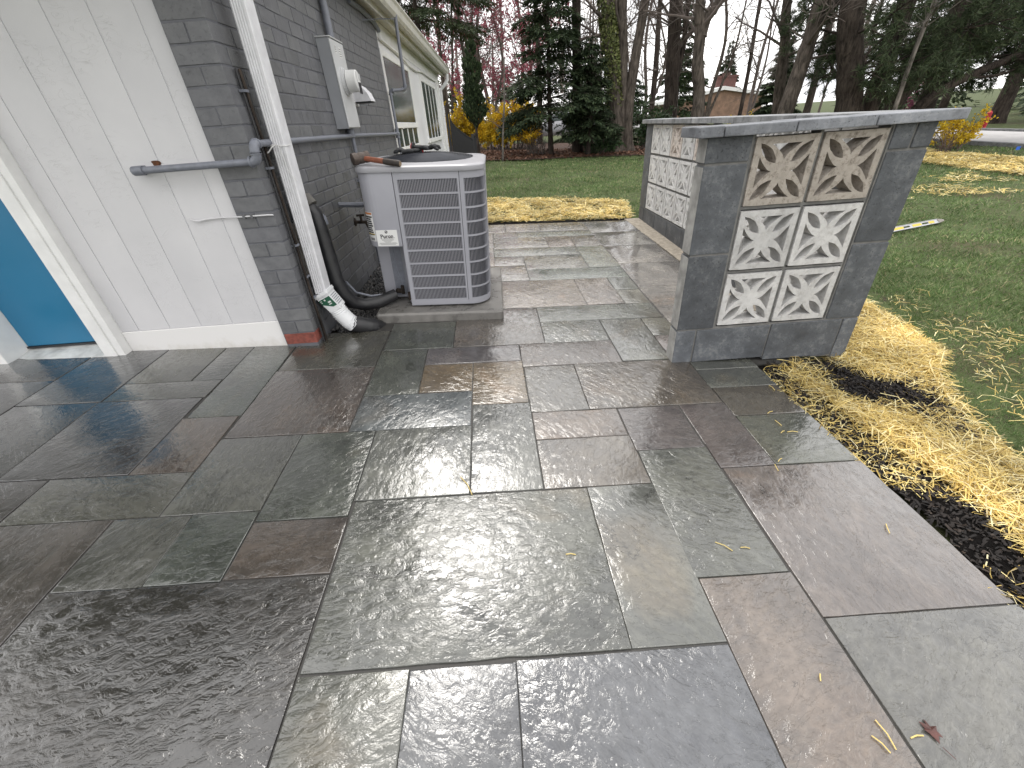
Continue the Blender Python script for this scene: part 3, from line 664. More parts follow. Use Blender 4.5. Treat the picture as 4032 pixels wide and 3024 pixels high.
for rank, i in enumerate(order):
    kd, x, y, z, k = bricks[i]; me = rnd.choice(kinds[kd])
    M = Matrix.Translation((x + rnd.uniform(-.0012, .0012), y + rnd.uniform(-.0015, .0015), z + rnd.uniform(-.001, .001))) @ Matrix.Rotation(rnd.uniform(-.006, .006), 4, 'Z') @ Matrix.Rotation(rnd.uniform(-.006, .006), 4, 'X')
    if rank < 300:
        o = bpy.data.objects.new('brick', me); COL.objects.link(o); o.parent = bw
        o.matrix_local = Matrix.Translation(-HO) @ M; t = rnd.uniform(.86, 1.12); o.color = (t, t, t * rnd.uniform(.98, 1.03), 1)
        if k == -1 and kd == 'front_full':
            me2 = me.copy(); me2.materials.clear(); me2.materials.append(M_redbrick); o.data = me2; o['label'] = 'bare red brick at the foot of the pilaster'
    else:
        tmp = me.copy(); tmp.transform(Matrix.Translation(-HO) @ M); rest.from_mesh(tmp); bpy.data.meshes.remove(tmp)
me = bpy.data.meshes.new('brick'); rest.to_mesh(me); rest.free(); me.materials.append(M_brick); me.set_sharp_from_angle(angle=R_(28))
o = obj('brick', me, M_brick, bw); tag(o, kind='stuff')
# white rear section with two windows
rw = hpart(B(-1.50, -1.312, 6.470, 13.0, .02, 1.08).box(-1.50, -1.312, 6.470, 13.0, 2.20, 2.50).box(-1.50, -1.312, 8.52, 9.70, 1.081, 2.199).box(-1.50, -1.312, 12.14, 13.0, 1.081, 2.199), 'rear_wall', M_white)
hpart(B(-1.54, -1.302, 6.47, 13.05, 2.30, 2.47), 'frieze_board', M_trim)
w1 = hpart(B(-1.36, -1.294, 6.48, 6.56, 1.081, 2.199).box(-1.36, -1.294, 8.44, 8.52, 1.081, 2.199).box(-1.36, -1.294, 6.561, 8.439, 2.13, 2.199).box(-1.36, -1.270, 6.561, 8.439, 1.36, 1.43)
      .box(-1.36, -1.294, 6.561, 8.439, 1.081, 1.13), 'window', M_trim, bevel=.004)
hpart(B(-1.322, -1.303, 6.562, 8.438, 1.431, 2.129), 'pane', M_glass, w1)
for i in range(4):
    y0 = 6.59 + i * .47
    hpart(B(-1.322, -1.303, y0 + .0, y0 + .405, 1.135, 1.355), 'pane', M_glass, w1)
    hpart(B(-1.35, -1.2985, y0 + .406, y0 + .469, 1.131, 1.359), 'mullion', M_trim, w1)
w2 = hpart(B(-1.36, -1.294, 9.70, 9.80, 1.081, 2.199).box(-1.36, -1.294, 12.04, 12.14, 1.081, 2.199).box(-1.36, -1.294, 9.801, 12.039, 2.11, 2.199).box(-1.36, -1.262, 9.66, 12.18, 1.09, 1.16), 'window', M_trim, bevel=.004)
for i in range(4):
    y0 = 9.801 + i * .56
    hpart(B(-1.322, -1.303, y0 + .031, y0 + .529, 1.161, 2.109), 'pane', M_glass, w2)
    if i: hpart(B(-1.36, -1.297, y0 - .03, y0 + .03, 1.161, 2.109), 'mullion', M_trim, w2)
hpart(B(-1.40, -1.285, 12.55, 13.02, .03, 2.299), 'corner_board', M_trim, bevel=.004)
# eave: fascia, soffit, gutter, roof
hpart(B(-1.185, -1.160, 1.86, 13.25, 2.43, 2.60), 'fascia', M_cream)
hpart(B(-6, -1.16, 1.83, 1.856, 2.50, 2.66), 'fascia', M_cream)
hpart(B(-1.50, -1.186, 2.62, 13.2, 2.475, 2.49), 'soffit', M_cream)
hpart(B(-6, -1.19, 1.858, 2.62, 2.502, 2.52), 'soffit', M_cream)
gp = [(-1.158, 2.49), (-1.06, 2.47), (-1.035, 2.50), (-1.020, 2.56), (-1.0, 2.585), (-1.0, 2.60), (-1.012, 2.60), (-1.03, 2.585), (-1.045, 2.52), (-1.07, 2.49), (-1.158, 2.505)]
mb = MB(); n = len(gp)
mb.add([(x, y, z) for y in (1.86, 13.3) for x, z in gp], [tuple(range(n)), tuple(range(2 * n - 1, n - 1, -1))] + [(i, n + i, n + (i + 1) % n, (i + 1) % n) for i in range(n)])
hpart(mb, 'gutter', M_cream)
hpart(MB().add([(-1.06, 1.80, 2.665), (-1.06, 13.35, 2.665), (-5.5, 13.35, 3.8), (-5.5, 1.80, 3.8), (-1.06, 1.80, 2.61), (-1.06, 13.35, 2.61), (-5.5, 13.35, 3.74), (-5.5, 1.80, 3.74)],
      [(0, 1, 2, 3), (7, 6, 5, 4), (0, 4, 5, 1), (1, 5, 6, 2), (2, 6, 7, 3), (3, 7, 4, 0)]), 'roof', simple('roof_shingle', (.10, .095, .09), .9, .3, 6, .6, 30, .01))
# gutter elbow and far downspout
hpart(MB().tube([(-1.06, 13.1, 2.47), (-1.06, 13.1, 2.36), (-1.15, 13.08, 2.25), (-1.26, 13.06, 2.15), (-1.27, 13.06, 1.9), (-1.27, 13.06, .15)], .038, 8), 'rear_downspout', M_alum, smooth=1)
# cable painted over, running under the eave
cp = []
for i, (px, py) in enumerate([(1372, 0), (1420, 35), (1470, 85), (1490, 120), (1495, 150), (1530, 180), (1560, 205), (1590, 235), (1605, 255), (1640, 280), (1660, 282), (1690, 305), (1715, 320)]):
    d = at(px, py, 1.0) - Vector((0, 0, CAMZ)); k = (-1.283 + (.0 if i > 3 else -.0)) / d.x; cp.append(Vector((0, 0, CAMZ)) + d * k)
hpart(MB().tube(cp[:4], .026, 8), 'conduit', M_pvc, smooth=1)
hpart(MB().tube(cp[3:], .016, 6), 'eave_cable', M_trim, smooth=1)

# ================================================================== PIPES, METER, DOWNSPOUT
def elbow(mb, p, d1, d2, r=.019, R2=.028, n=10):
    p = Vector(p); d1 = Vector(d1); d2 = Vector(d2); pts = []
    for i in range(6):
        t = i / 5; a = p + d1 * R2 * 1.3 * (1 - t) ** 2 + d2 * R2 * 1.3 * t ** 2; pts.append(a)
    mb.tube(pts, r * 1.28, n)
    mb.tube([p + d1 * R2 * 1.15, p + d1 * R2 * 1.55], r * 1.5, n); mb.tube([p + d2 * R2 * 1.15, p + d2 * R2 * 1.55], r * 1.5, n)
cr = tag(empty('conduit_pipe', (-1.25, 2.56, 1.24)), 'grey painted pipe run bending round the brick corner and along the wall', 'pipe')
def rel(mb, name, mat, root, **kw):
    o = root.location; mb.v = [(x - o.x, y - o.y, z - o.z) for x, y, z in mb.v]
    return mb.build(name, mat, root, **kw)
rel(MB().tube([(-1.885, 2.558, 1.236), (-1.29, 2.558, 1.238)], .0175, 12), 'pipe', M_pvc, cr, smooth=1)
mb = MB(); mb.tube([(-1.93, 2.558, 1.236), (-1.875, 2.558, 1.236)], .0235, 12); mb.tube([(-1.93, 2.558, 1.236), (-1.925, 2.60, 1.236), (-1.923, 2.646, 1.236)], .023, 10)
rel(mb, 'end_elbow', M_pvc, cr, smooth=1)
mb = MB(); elbow(mb, (-1.262, 2.558, 1.238), (-1, 0, 0), (0, 0, 1)); rel(mb, 'elbow', M_pvc, cr, smooth=1)
mb = MB(); elbow(mb, (-1.262, 2.558, 1.318), (0, 0, -1), (0, 1, 0)); rel(mb, 'elbow', M_pvc, cr, smooth=1)
rel(MB().tube([(-1.262, 2.60, 1.318), (-1.258, 4.5, 1.318), (-1.256, 6.36, 1.300)], .0175, 12), 'pipe', M_pvc, cr, smooth=1)
mb = MB(); mb.tube([(-1.255, 6.34, 1.30), (-1.255, 6.46, 1.30)], .026, 12); mb.tube([(-1.255, 6.41, 1.25), (-1.255, 6.41, 1.36)], .026, 12); rel(mb, 'tee', M_pvc, cr, smooth=1)
rel(MB().tube([(-1.255, 6.41, .2), (-1.255, 6.43, 1.74)], .0175, 12), 'pipe', M_pvc, cr, smooth=1)
mb = MB(); elbow(mb, (-1.255, 6.45, 1.765), (0, 0, -1), (1, 0, 0)); rel(mb, 'elbow', M_pvc, cr, smooth=1)
rel(MB().tube([(-1.22, 6.47, 1.767), (-1.10, 6.52, 1.772)], .0175, 12), 'pipe', M_pvc, cr, smooth=1)
mb = MB(); elbow(mb, (-1.075, 6.53, 1.775), (-1, 0, 0), (0, 0, 1)); rel(mb, 'elbow', M_pvc, cr, smooth=1)
rel(MB().tube([(-1.075, 6.53, 1.80), (-1.062, 6.55, 2.42), (-.99, 6.55, 3.2)], .020, 12), 'pipe', M_pvc, cr, smooth=1)
rel(MB().tube([(-1.305, 5.85, 2.35), (-1.18, 6.2, 2.41), (-1.065, 6.54, 2.46)], .006, 6), 'stay_rod', M_pvc, cr)
# hole round the pipe in the white wall
mb = MB()
hp = [(math.cos(a) * .030 * (1 + .25 * math.sin(3 * a + 1)), math.sin(a) * .022 * (1 + .2 * math.cos(2 * a))) for a in [i * 2 * math.pi / 14 for i in range(14)]]
vs = [(-1.848 + x * 1.15, 2.6312, 1.262 + z * 1.2) for x, z in hp] + [(-1.848 + x * .8, 2.6305, 1.262 + z * .8) for x, z in hp]
hpart(MB().add(vs[14:], [tuple(range(14))]), 'rough_hole', simple('rotten_wood', (.095, .036, .014), .9, .5, 60, .8, 150, .006), fw)

# electric meter
mt = tag(empty('electric_meter_box', (-1.301, 4.29, 1.67)), 'tall grey electric meter box with round meter on the side brick wall', 'meter box')
rel(B(-1.3005, -1.203, 4.127, 4.45, 1.372, 1.968), 'cabinet', M_galv, mt, bevel=.004, seg=2)
rel(B(-1.2025, -1.192, 4.122, 4.455, 1.378, 1.962).box(-1.301, -1.188, 4.120, 4.457, 1.9685, 1.978), 'cover', M_galvl, mt, bevel=.003)
def disc_tube(c, ax, prof, n=24):
    ax = Vector(ax).normalized(); mb = MB(); mb.tube([Vector(c) + ax * t for t, r in prof], [r for t, r in prof], n); return mb
rel(disc_tube((-1.192, 4.28, 1.70), (1, 0, 0), [(0, .098), (.012, .098), (.013, .086), (.026, .086)]), 'meter_ring', M_galvl, mt, smooth=1)
me_ = rel(disc_tube((-1.162, 4.28, 1.70), (1, 0, 0), [(0, .078), (.075, .075), (.082, .068), (.083, .0)]), 'meter', M_label, mt, smooth=1)
rel(B(-1.0795, -1.0765, 4.262, 4.335, 1.612, 1.69), 'meter_window', M_ink, mt)
rel(B(-1.0792, -1.0762, 4.24, 4.25, 1.63, 1.76).box(-1.0792, -1.0762, 4.30, 4.345, 1.71, 1.75), 'meter_bracket', M_galvl, mt)
for i, (y0, z0, w, h) in enumerate(((4.20, 1.88, .045, .05), (4.30, 1.86, .06, .07))):
    rel(B(-1.1915, -1.1905, y0, y0 + w, z0, z0 + h), 'sticker', M_label, mt)
    for j in range(4): rel(B(-1.1903, -1.1899, y0 + .006, y0 + w - .008, z0 + .008 + j * h * .22, z0 + .012 + j * h * .22), 'print', M_ink, mt)
for z in (1.42,):
    rel(disc_tube((-1.235, 4.1268, z), (0, -1, 0), [(0, .03), (.002, .03), (.0021, .0)], 20), 'knockout', M_galv, mt, smooth=1)
    rel(disc_tube((-1.235, 4.1247, z), (0, -1, 0), [(0, .018), (.002, .018), (.0021, .0)], 20), 'knockout', M_galv, mt, smooth=1)
mb = MB().tube([(-1.265, 4.36, 1.37), (-1.265, 4.36, 1.31)], .034, 10); mb.tube([(-1.262, 4.38, 1.315), (-1.268, 4.37, .62), (-1.268, 4.36, .2)], .017, 8)
rel(mb, 'lower_conduit', M_pvc, mt, smooth=1)
rel(MB().tube([(-1.262, 4.41, 1.975), (-1.265, 4.43, 2.2), (-1.275, 4.45, 2.46)], .030, 10), 'upper_conduit', M_pvc, mt, smooth=1)
for z in (.55, .95): rel(B(-1.3005, -1.245, 4.34, 4.40, z, z + .02), 'pipe_strap', M_pvc, mt)
# flood light / vent hood behind the meter
vh = tag(empty('vent_hood', (-1.3, 4.86, 1.62)), 'white curved vent hood on the brick wall beside the meter', 'vent hood')
prof = [(-1.30, 1.74), (-1.25, 1.735), (-1.19, 1.70), (-1.145, 1.65), (-1.12, 1.585), (-1.30, 1.585)]
mb = MB(); n = len(prof); mb.add([(x, y, z) for y in (4.76, 4.93) for x, z in prof], [tuple(range(n)), tuple(range(2 * n - 1, n - 1, -1))] + [(i, n + i, n + (i + 1) % n, (i + 1) % n) for i in range(n)])
rel(mb, 'hood', M_alum, vh, smooth=50); rel(B(-1.3005, -1.291, 4.73, 4.96, 1.555, 1.76), 'flange', M_alum, vh, bevel=.003); rel(B(-1.27, -1.13, 4.775, 4.915, 1.574, 1.5845), 'mesh_screen', M_dark, vh)

# downspout with adapter
ds = tag(empty('downspout', (-1.23, 2.79, .45)), 'white fluted aluminium downspout in front of the brick corner', 'downspout')
def ds_section(cx, cy, w, d):
    xs = [-w / 2]; pr = [(-w / 2, -d / 2 + .006)]
    for i in range(5):
        a = -w / 2 + .008 + i * (w - .016) / 4.6; pr += [(a, -d / 2), (a + .004, -d / 2 + .004), (a + .008, -d / 2 + .004), (a + .012, -d / 2)] if i < 4 else []
    pr += [(w / 2 - .006, -d / 2), (w / 2, -d / 2 + .006), (w / 2, d / 2 - .006), (w / 2 - .006, d / 2), (-w / 2 + .006, d / 2), (-w / 2, d / 2 - .006)]
    return [(cx + x, cy + y) for x, y in pr]
lo, hi = ds_section(-1.246, 2.80, .078, .104), ds_section(-1.206, 2.80, .078, .104); n = len(lo)
mb = MB(); mb.add([(x, y, .43) for x, y in lo] + [(x + .03, y, 2.52) for x, y in hi], [tuple(range(n)), tuple(range(2 * n - 1, n - 1, -1))] + [(i, (i + 1) % n, n + (i + 1) % n, n + i) for i in range(n)])
rel(mb, 'spout', M_alum, ds)
M_plas = simple('white_plastic', (.70, .71, .72), .35, .05, 9, .1, 90, .001)
ad = tag(empty('drain_adapter', (-1.23, 2.80, .4)), 'white plastic downspout adapter with green label and ribbed hose', 'adapter')
def slant(mb, z, w, d, t, tilt=.30):
    pass
tl = Matrix.Translation((-1.243, 2.795, .425)) @ Matrix.Rotation(R_(-24), 4, 'Y')
mb = MB().box(-.052, .052, -.066, .066, -.012, .012, tl).box(-.048, .048, -.062, .062, -.020, -.0125, tl)
rel(mb, 'collar', M_plas, ad, bevel=.003)
fr = [(-.046, -.060), (.046, -.060), (.046, .060), (-.046, .060)]
mb = MB(); top = [tl @ Vector((x, y, -.0205)) for x, y in fr]; bot = [tl @ Vector((x * .93 + .012, y * .86, -.135)) for x, y in fr]
mb.add(top + bot, [(0, 1, 2, 3), (7, 6, 5, 4), (0, 4, 5, 1), (1, 5, 6, 2), (2, 6, 7, 3), (3, 7, 4, 0)]); rel(mb, 'body', M_plas, ad, bevel=.005, seg=2)
# green label on the front, white stripes on the side
def on_quad(a, b_, c, d, s, t): return (a * (1 - s) * (1 - t) + b_ * s * (1 - t) + c * s * t + d * (1 - s) * t)
A_, B_, C_, D_ = top[0], top[1], bot[1], bot[0]; nf = (B_ - A_).cross(D_ - A_).normalized(); nf = nf if nf.y < 0 else -nf
q = [on_quad(A_, B_, C_, D_, s, t) + nf * .0008 for s, t in ((.02, .06), (.98, .06), (.98, .72), (.62, .72), (.02, .36))]
rel(MB().add(q, [tuple(range(5))]), 'green_label', M_green, ad)
for (s0, s1, t0, t1) in ((.40, .52, .12, .22), (.55, .80, .32, .42), (.50, .75, .47, .53), (.08, .22, .12, .17), (.08, .18, .22, .27)):
    q = [on_quad(A_, B_, C_, D_, s, t) + nf * .0016 for s, t in ((s0, t0), (s1, t0), (s1, t1), (s0, t1))]
    rel(MB().add(q, [(0, 1, 2, 3)]), 'label_print', M_label, ad)
A_, B_, C_, D_ = top[1], top[2], bot[2], bot[1]; nf = (B_ - A_).cross(D_ - A_).normalized(); nf = nf if nf.x > 0 else -nf
for i in range(6):
    q = [on_quad(A_, B_, C_, D_, s, t) + nf * .0010 for s, t in ((.12 + .0 * i, .10 + i * .12), (.88, .10 + i * .12 + .0), (.88, .14 + i * .12), (.12, .14 + i * .12))]
    rel(MB().add(q, [(0, 1, 2, 3)]), 'stripe', M_pvc, ad)
hs = [Vector((-1.196, 2.798, .325)), Vector((-1.172, 2.80, .262)), Vector((-1.135, 2.806, .200)), Vector((-1.105, 2.815, .166))]
def corr(p, r, k):
    pts = []; rr = []
    for i in range(k + 1):
        t = i / k * (len(p) - 1); j = min(int(t), len(p) - 2); f_ = t - j; c = p[j].lerp(p[j + 1], f_)
        pts.append(c); rr.append(r * (1 + (.055 if i % 2 else -.02)))
    return MB().tube(pts, rr, 18)
rel(corr(hs, .056, 30), 'ribbed_hose', M_plas, ad, smooth=60)
bp = tag(corr([Vector((-1.12, 2.812, .178)), Vector((-1.065, 2.835, .150)), Vector((-1.0, 2.87, .115)), Vector((-.96, 2.95, .06))], .058, 26).build('drain_pipe', M_black, smooth=60), 'black corrugated drain pipe going into the gravel', 'drain pipe')
# string tied round the downspout
st = [(-1.272, 2.735, 1.300), (-1.245, 2.732, 1.306), (-1.205, 2.732, 1.302), (-1.178, 2.745, 1.298), (-1.172, 2.80, 1.30)]
mb = MB().tube(st, .0025, 5); mb.tube([(-1.228, 2.73, 1.305), (-1.245, 2.722, 1.295), (-1.262, 2.718, 1.278), (-1.274, 2.716, 1.270)], .004, 5)
mb.tube([(-1.208, 2.731, 1.302), (-1.202, 2.729, 1.25), (-1.196, 2.729, 1.18), (-1.18, 2.73, 1.14), (-1.168, 2.735, 1.12)], .0018, 5)
tag(mb.build('string', M_label), 'white string tied round the downspout', 'string')
# bundle of thin cables down the brick corner
kb = tag(empty('corner_cables', (-1.3, 2.7, .2)), 'dark thin cables clipped down the brick corner behind the downspout', 'cable')
for dx_, dy_, r in ((.010, .0, .006), (.018, .02, .008), (.012, .05, .005)):
    rel(MB().tube([(-1.297 + dx_, 2.70 + dy_, 1.65), (-1.297 + dx_, 2.698 + dy_, 1.2), (-1.296 + dx_, 2.69 + dy_, .9), (-1.296 + dx_, 2.665 + dy_, .5), (-1.294 + dx_, 2.66 + dy_, .12)], r, 6), 'cable', M_barkd if r > .007 else M_black, kb, smooth=1)
for z in (1.55, 1.19, .76, .56, .42): rel(B(-1.3005, -1.270, 2.685, 2.73, z, z + .012), 'clip', M_pvc, kb)
rel(B(-1.3005, -1.272, 2.765, 2.80, .55, .88), 'wood_strip', M_barkl, kb)
# painted cable stub on white wall
mb = MB().tube([(-1.80, 2.622, .975), (-1.775, 2.618, .962), (-1.745, 2.618, .958), (-1.70, 2.620, .965), (-1.60, 2.620, .968), (-1.50, 2.598, .967), (-1.33, 2.594, .967), (-1.300, 2.594, .965)], [.002, .0045, .006, .005, .0045, .0045, .0045, .004], 7)
hpart(mb, 'wall_cable', M_board, smooth=1)
for x in (-1.475, -1.43): hpart(B(x, x + .012, 2.588, 2.603, .957, .977), 'cable_clip', M_brick)
# insulated refrigerant lines
ls = tag(empty('insulated_line_set', (-1.25, 2.98, .2)), 'black insulated refrigerant lines looping from the wall to the air conditioner', 'pipe')
rel(MB().tube([(-1.30, 2.99, .95), (-1.255, 2.99, .945), (-1.225, 2.985, .90), (-1.22, 2.985, .80), (-1.215, 2.98, .6), (-1.20, 2.96, .46), (-1.185, 2.965, .36), (-1.15, 3.0, .27), (-1.08, 3.05, .225), (-.98, 3.09, .222), (-.86, 3.17, .245)],
    [.045, .050, .048, .052, .056, .050, .052, .050, .048, .046, .044], 12), 'insulation', M_black, ls, smooth=1)
rel(MB().tube([(-1.30, 3.0, .985), (-1.262, 2.995, .98), (-1.235, 2.988, .945)], [.052, .055, .050], 12), 'wrap', simple('faded_tape', (.10, .095, .085), .7, .3, 20, .5, 60, .004), ls, smooth=1)
rel(MB().tube([(-1.30, 3.12, .86), (-1.27, 3.12, .862), (-1.245, 3.12, .84), (-1.238, 3.12, .80)], [.04, .042, .040, .036], 12), 'vent_elbow', M_pvc, ls, smooth=1)
rel(MB().tube([(-1.16, 3.02, .42), (-1.12, 3.06, .32), (-1.03, 3.10, .272), (-.93, 3.14, .262), (-.87, 3.18, .27)], .008, 6), 'copper_line', M_pvc, ls, smooth=1)
# hose bib and short pipes on the side wall
sp = tag(empty('hose_bib', (-1.3, 3.99, .66)), 'dark brass hose bib on the brick wall behind the air conditioner', 'tap')
mb = MB().tube([(-1.305, 3.99, .66), (-1.19, 3.98, .655)], .014, 8); mb.tube([(-1.24, 3.985, .66), (-1.24, 3.985, .715)], .011, 8); mb.tube([(-1.275, 3.985, .715), (-1.205, 3.985, .715)], .010, 6)
mb.tube([(-1.20, 3.98, .655), (-1.17, 3.96, .60), (-1.14, 3.94, .55)], [.015, .017, .018], 8); rel(mb, 'tap_body', M_barkd, sp, smooth=1)
rel(MB().tube([(-1.305, 3.99, .66), (-1.296, 3.99, .66)], .035, 12), 'wall_flange', M_barkd, sp)
mb = MB().tube([(-1.305, 3.70, .85), (-1.26, 3.72, .845), (-1.17, 3.78, .828), (-1.08, 3.83, .822), (-1.0, 3.86, .83)], .020, 8)
tag(mb.build('condensate_pipe', M_pvc, smooth=1), 'short grey pipe leaving the brick wall behind the air conditioner', 'pipe')

# ================================================================== AIR CONDITIONER
AC_O = Vector((-.5, 3.06, pz(-.5, 3.06) + .08))
exv = Vector((1, 0, PA)).normalized(); eyv = PN.cross(exv).normalized()
AC_M = Matrix(((exv.x, eyv.x, PN.x, AC_O.x), (exv.y, eyv.y, PN.y, AC_O.y), (exv.z, eyv.z, PN.z, AC_O.z), (0, 0, 0, 1)))
def root(name, M, label, cat, group=None):
    o = empty(name); o.matrix_world = M; return tag(o, label, cat, group)
pad = MB()
pp = [(-.482, -.105), (-.470, -.118), (.462, -.118), (.478, -.105), (.478, .93), (-.482, .93)]
n = len(pp); ins = [(x * .985, y * .985 if y > 0 else y + .012) for x, y in pp]
pad.add([(x, y, -.11) for x, y in pp] + [(x, y, -.026) for x, y in pp] + [(x, y, -.012) for x, y in ins], [tuple(range(2 * n, 3 * n))] + [(k * n + i, k * n + (i + 1) % n, (k + 1) * n + (i + 1) % n, (k + 1) * n + i) for k in (0, 1) for i in range(n)])
pad_o = pad.build('equipment_pad', M_conc, bevel=.004, seg=2); pad_o.matrix_world = AC_M
tag(pad_o, 'wet concrete pad under the air conditioner', 'pad')
ac = root('air_conditioner', AC_M, 'grey outdoor air conditioner with louvred panels beside the brick wall', 'air conditioner')
XL, XR, YB, RR = -.466, .380, .846, .145
def arc(cx, cy, r, a0, a1, k): return [(cx + r * math.cos(R_(a0 + (a1 - a0) * i / k)), cy + r * math.sin(R_(a0 + (a1 - a0) * i / k))) for i in range(k + 1)]
outline = [(-.220, 0)] + arc(XR - RR, RR, RR, -90, 0, 8) + arc(XR - RR, YB - RR, RR, 0, 90, 8) + arc(XL + RR, YB - RR, RR, 90, 180, 8) + [(XL, .20), (-.30, .20), (-.24, .06)]
def inset(poly, d):
    n = len(poly); res = []
    for i in range(n):
        p0, p1, p2 = Vector(poly[i - 1]), Vector(poly[i]), Vector(poly[(i + 1) % n]); a = (p1 - p0).normalized(); b_ = (p2 - p1).normalized()
        na, nb_ = Vector((-a.y, a.x)), Vector((-b_.y, b_.x)); nn = (na + nb_)
        nn = nn.normalized() / max(.4, nn.normalized().dot(na)) if nn.length > 1e-6 else na
        res.append((p1.x + nn.x * d, p1.y + nn.y * d))
    return res
MB().prism(inset(outline, .022), .015, .925).build('coil', M_dark, ac)
MB().prism(inset(outline, .002), 0, .030).build('base_pan', M_ac, ac, bevel=.003)
# path of the louvred skin: front, round the corner, right side
path = [(-.220, 0)] + arc(XR - RR, RR, RR, -90, 0, 16) + arc(XR - RR, YB - RR, RR, 0, 90, 10) + [(.0, YB)]
cum = [0]
for a, b_ in zip(path[:-1], path[1:]): cum.append(cum[-1] + math.hypot(b_[0] - a[0], b_[1] - a[1]))
def on_path(s):
    for i in range(len(path) - 1):
        if s <= cum[i + 1] or i == len(path) - 2:
            t = (s - cum[i]) / (cum[i + 1] - cum[i]); a, b_ = Vector(path[i]), Vector(path[i + 1]); d = (b_ - a).normalized(); p = a.lerp(b_, t); return p, d, Vector((-d.y, d.x))   # inward normal
def strip(mb, s0, s1, z0, z1, depth=.010, out=0.0, step=.02):
    k = max(1, int((s1 - s0) / step)) if s1 > .42 else 1; ss = [s0 + (s1 - s0) * i / k for i in range(k + 1)]; vs = []
    for s in ss:
        p, d, nn = on_path(s); a = p - nn * out; c = p + nn * depth
        vs += [(a.x, a.y, z0), (a.x, a.y, z1), (c.x, c.y, z1), (c.x, c.y, z0)]
    fs = [(0, 1, 2, 3), (4 * k + 3, 4 * k + 2, 4 * k + 1, 4 * k)]
    for i in range(k):
        for j in range(4): fs.append((4 * i + j, 4 * i + (j + 1) % 4, 4 * i + 4 + (j + 1) % 4, 4 * i + 4 + j))
    mb.add(vs, fs)
ROW0, ROWP, RAIL = .050, .0935, .0115
def louvre_panel(name, s0, s1, edge_l, edge_r, pitch, mat):
    mb = MB(); strip(mb, s0, s0 + edge_l, .006, .924); strip(mb, s1 - edge_r, s1, .006, .924); a, b_ = s0 + edge_l, s1 - edge_r
    strip(mb, a, b_, .006, ROW0); strip(mb, a, b_, ROW0 + ROWP * 9 - RAIL, .924)
    for r in range(1, 9): strip(mb, a, b_, ROW0 + ROWP * r - RAIL, ROW0 + ROWP * r)
    fr_ = mb.build(name, mat, ac)
    k = int((b_ - a) / pitch)
    for r in range(9):
        m2 = MB(); z0, z1 = ROW0 + ROWP * r, ROW0 + ROWP * (r + 1) - RAIL
        for i in range(k):
            s = a + (i + .5) * (b_ - a) / k; p, d, nn = on_path(s); w = (b_ - a) / k
            # slanted fin: outer edge left, inner edge right; top bends over
            q0 = p - d * w * .22; q1 = p + d * w * .18; vs = []
            for z, de in ((z0 - .001, .0010), (z0 + .006, .0022), (z1 - .010, .0022), (z1 + .001, .0075)):
                e0, e1 = q0 + nn * de, q1 + nn * (de + .0035); g0, g1 = e0 + nn * .003, e1 + nn * .003
                vs += [(e0.x, e0.y, z), (e1.x, e1.y, z), (g1.x, g1.y, z), (g0.x, g0.y, z)]
            m2.add(vs, [(4 * g + j, 4 * g + (j + 1) % 4, 4 * g + 4 + (j + 1) % 4, 4 * g + 4 + j) for g in (0, 1, 2) for j in range(4)])
        m2.build('louver_row', mat, ac)
louvre_panel('front_grille', .002, .433, .026, .012, .0103, M_ac)
louvre_panel('corner_grille', .4365, .98, .028, .028, .0105, M_ac)
mb = MB(); strip(mb, .982, 1.30, .006, .924); mb.build('side_panel', M_ac, ac)
MB().prism([(-.222, .002), (-.222, .055), (-.29, .195), (-.455, .195), (-.455, .215), (-.28, .215), (-.205, .06), (-.205, .002)], .002, .447).build('recess_panel', M_ac, ac)
MB().prism([(XL + .003, .205), (-.38, .205), (-.38, .70), (XL + .003, .70)], .0, .449).build('left_panel', M_ac, ac)
cbx = [(-.2225, 0)] + [(-.2225, .19), (XL, .24)] + [(XL, .11)] + arc(XL + .11, .11, .11, 180, 270, 8)
MB().prism(cbx, .450, .924).build('control_box', M_ac, ac, smooth=30, bevel=.004, seg=2)
MB().box(-.372, -.25, .192, .1945, .02, .44).tube([(-.34, .16, .44), (-.325, .13, .25), (-.30, .12, .16), (-.29, .11, .09)], .004, 5).build('wiring', M_pvc, ac)
mb = MB().tube([(-.35, .14, .075), (-.30, .10, .085)], .020, 8).tube([(-.30, .11, .06), (-.30, .11, .125)], .014, 8).tube([(-.245, .08, .02), (-.245, .08, .08)], .016, 8).tube([(-.40, .15, .02), (-.40, .15, .06)], .012, 8)
mb.build('service_valve', M_barkd, ac, smooth=1)
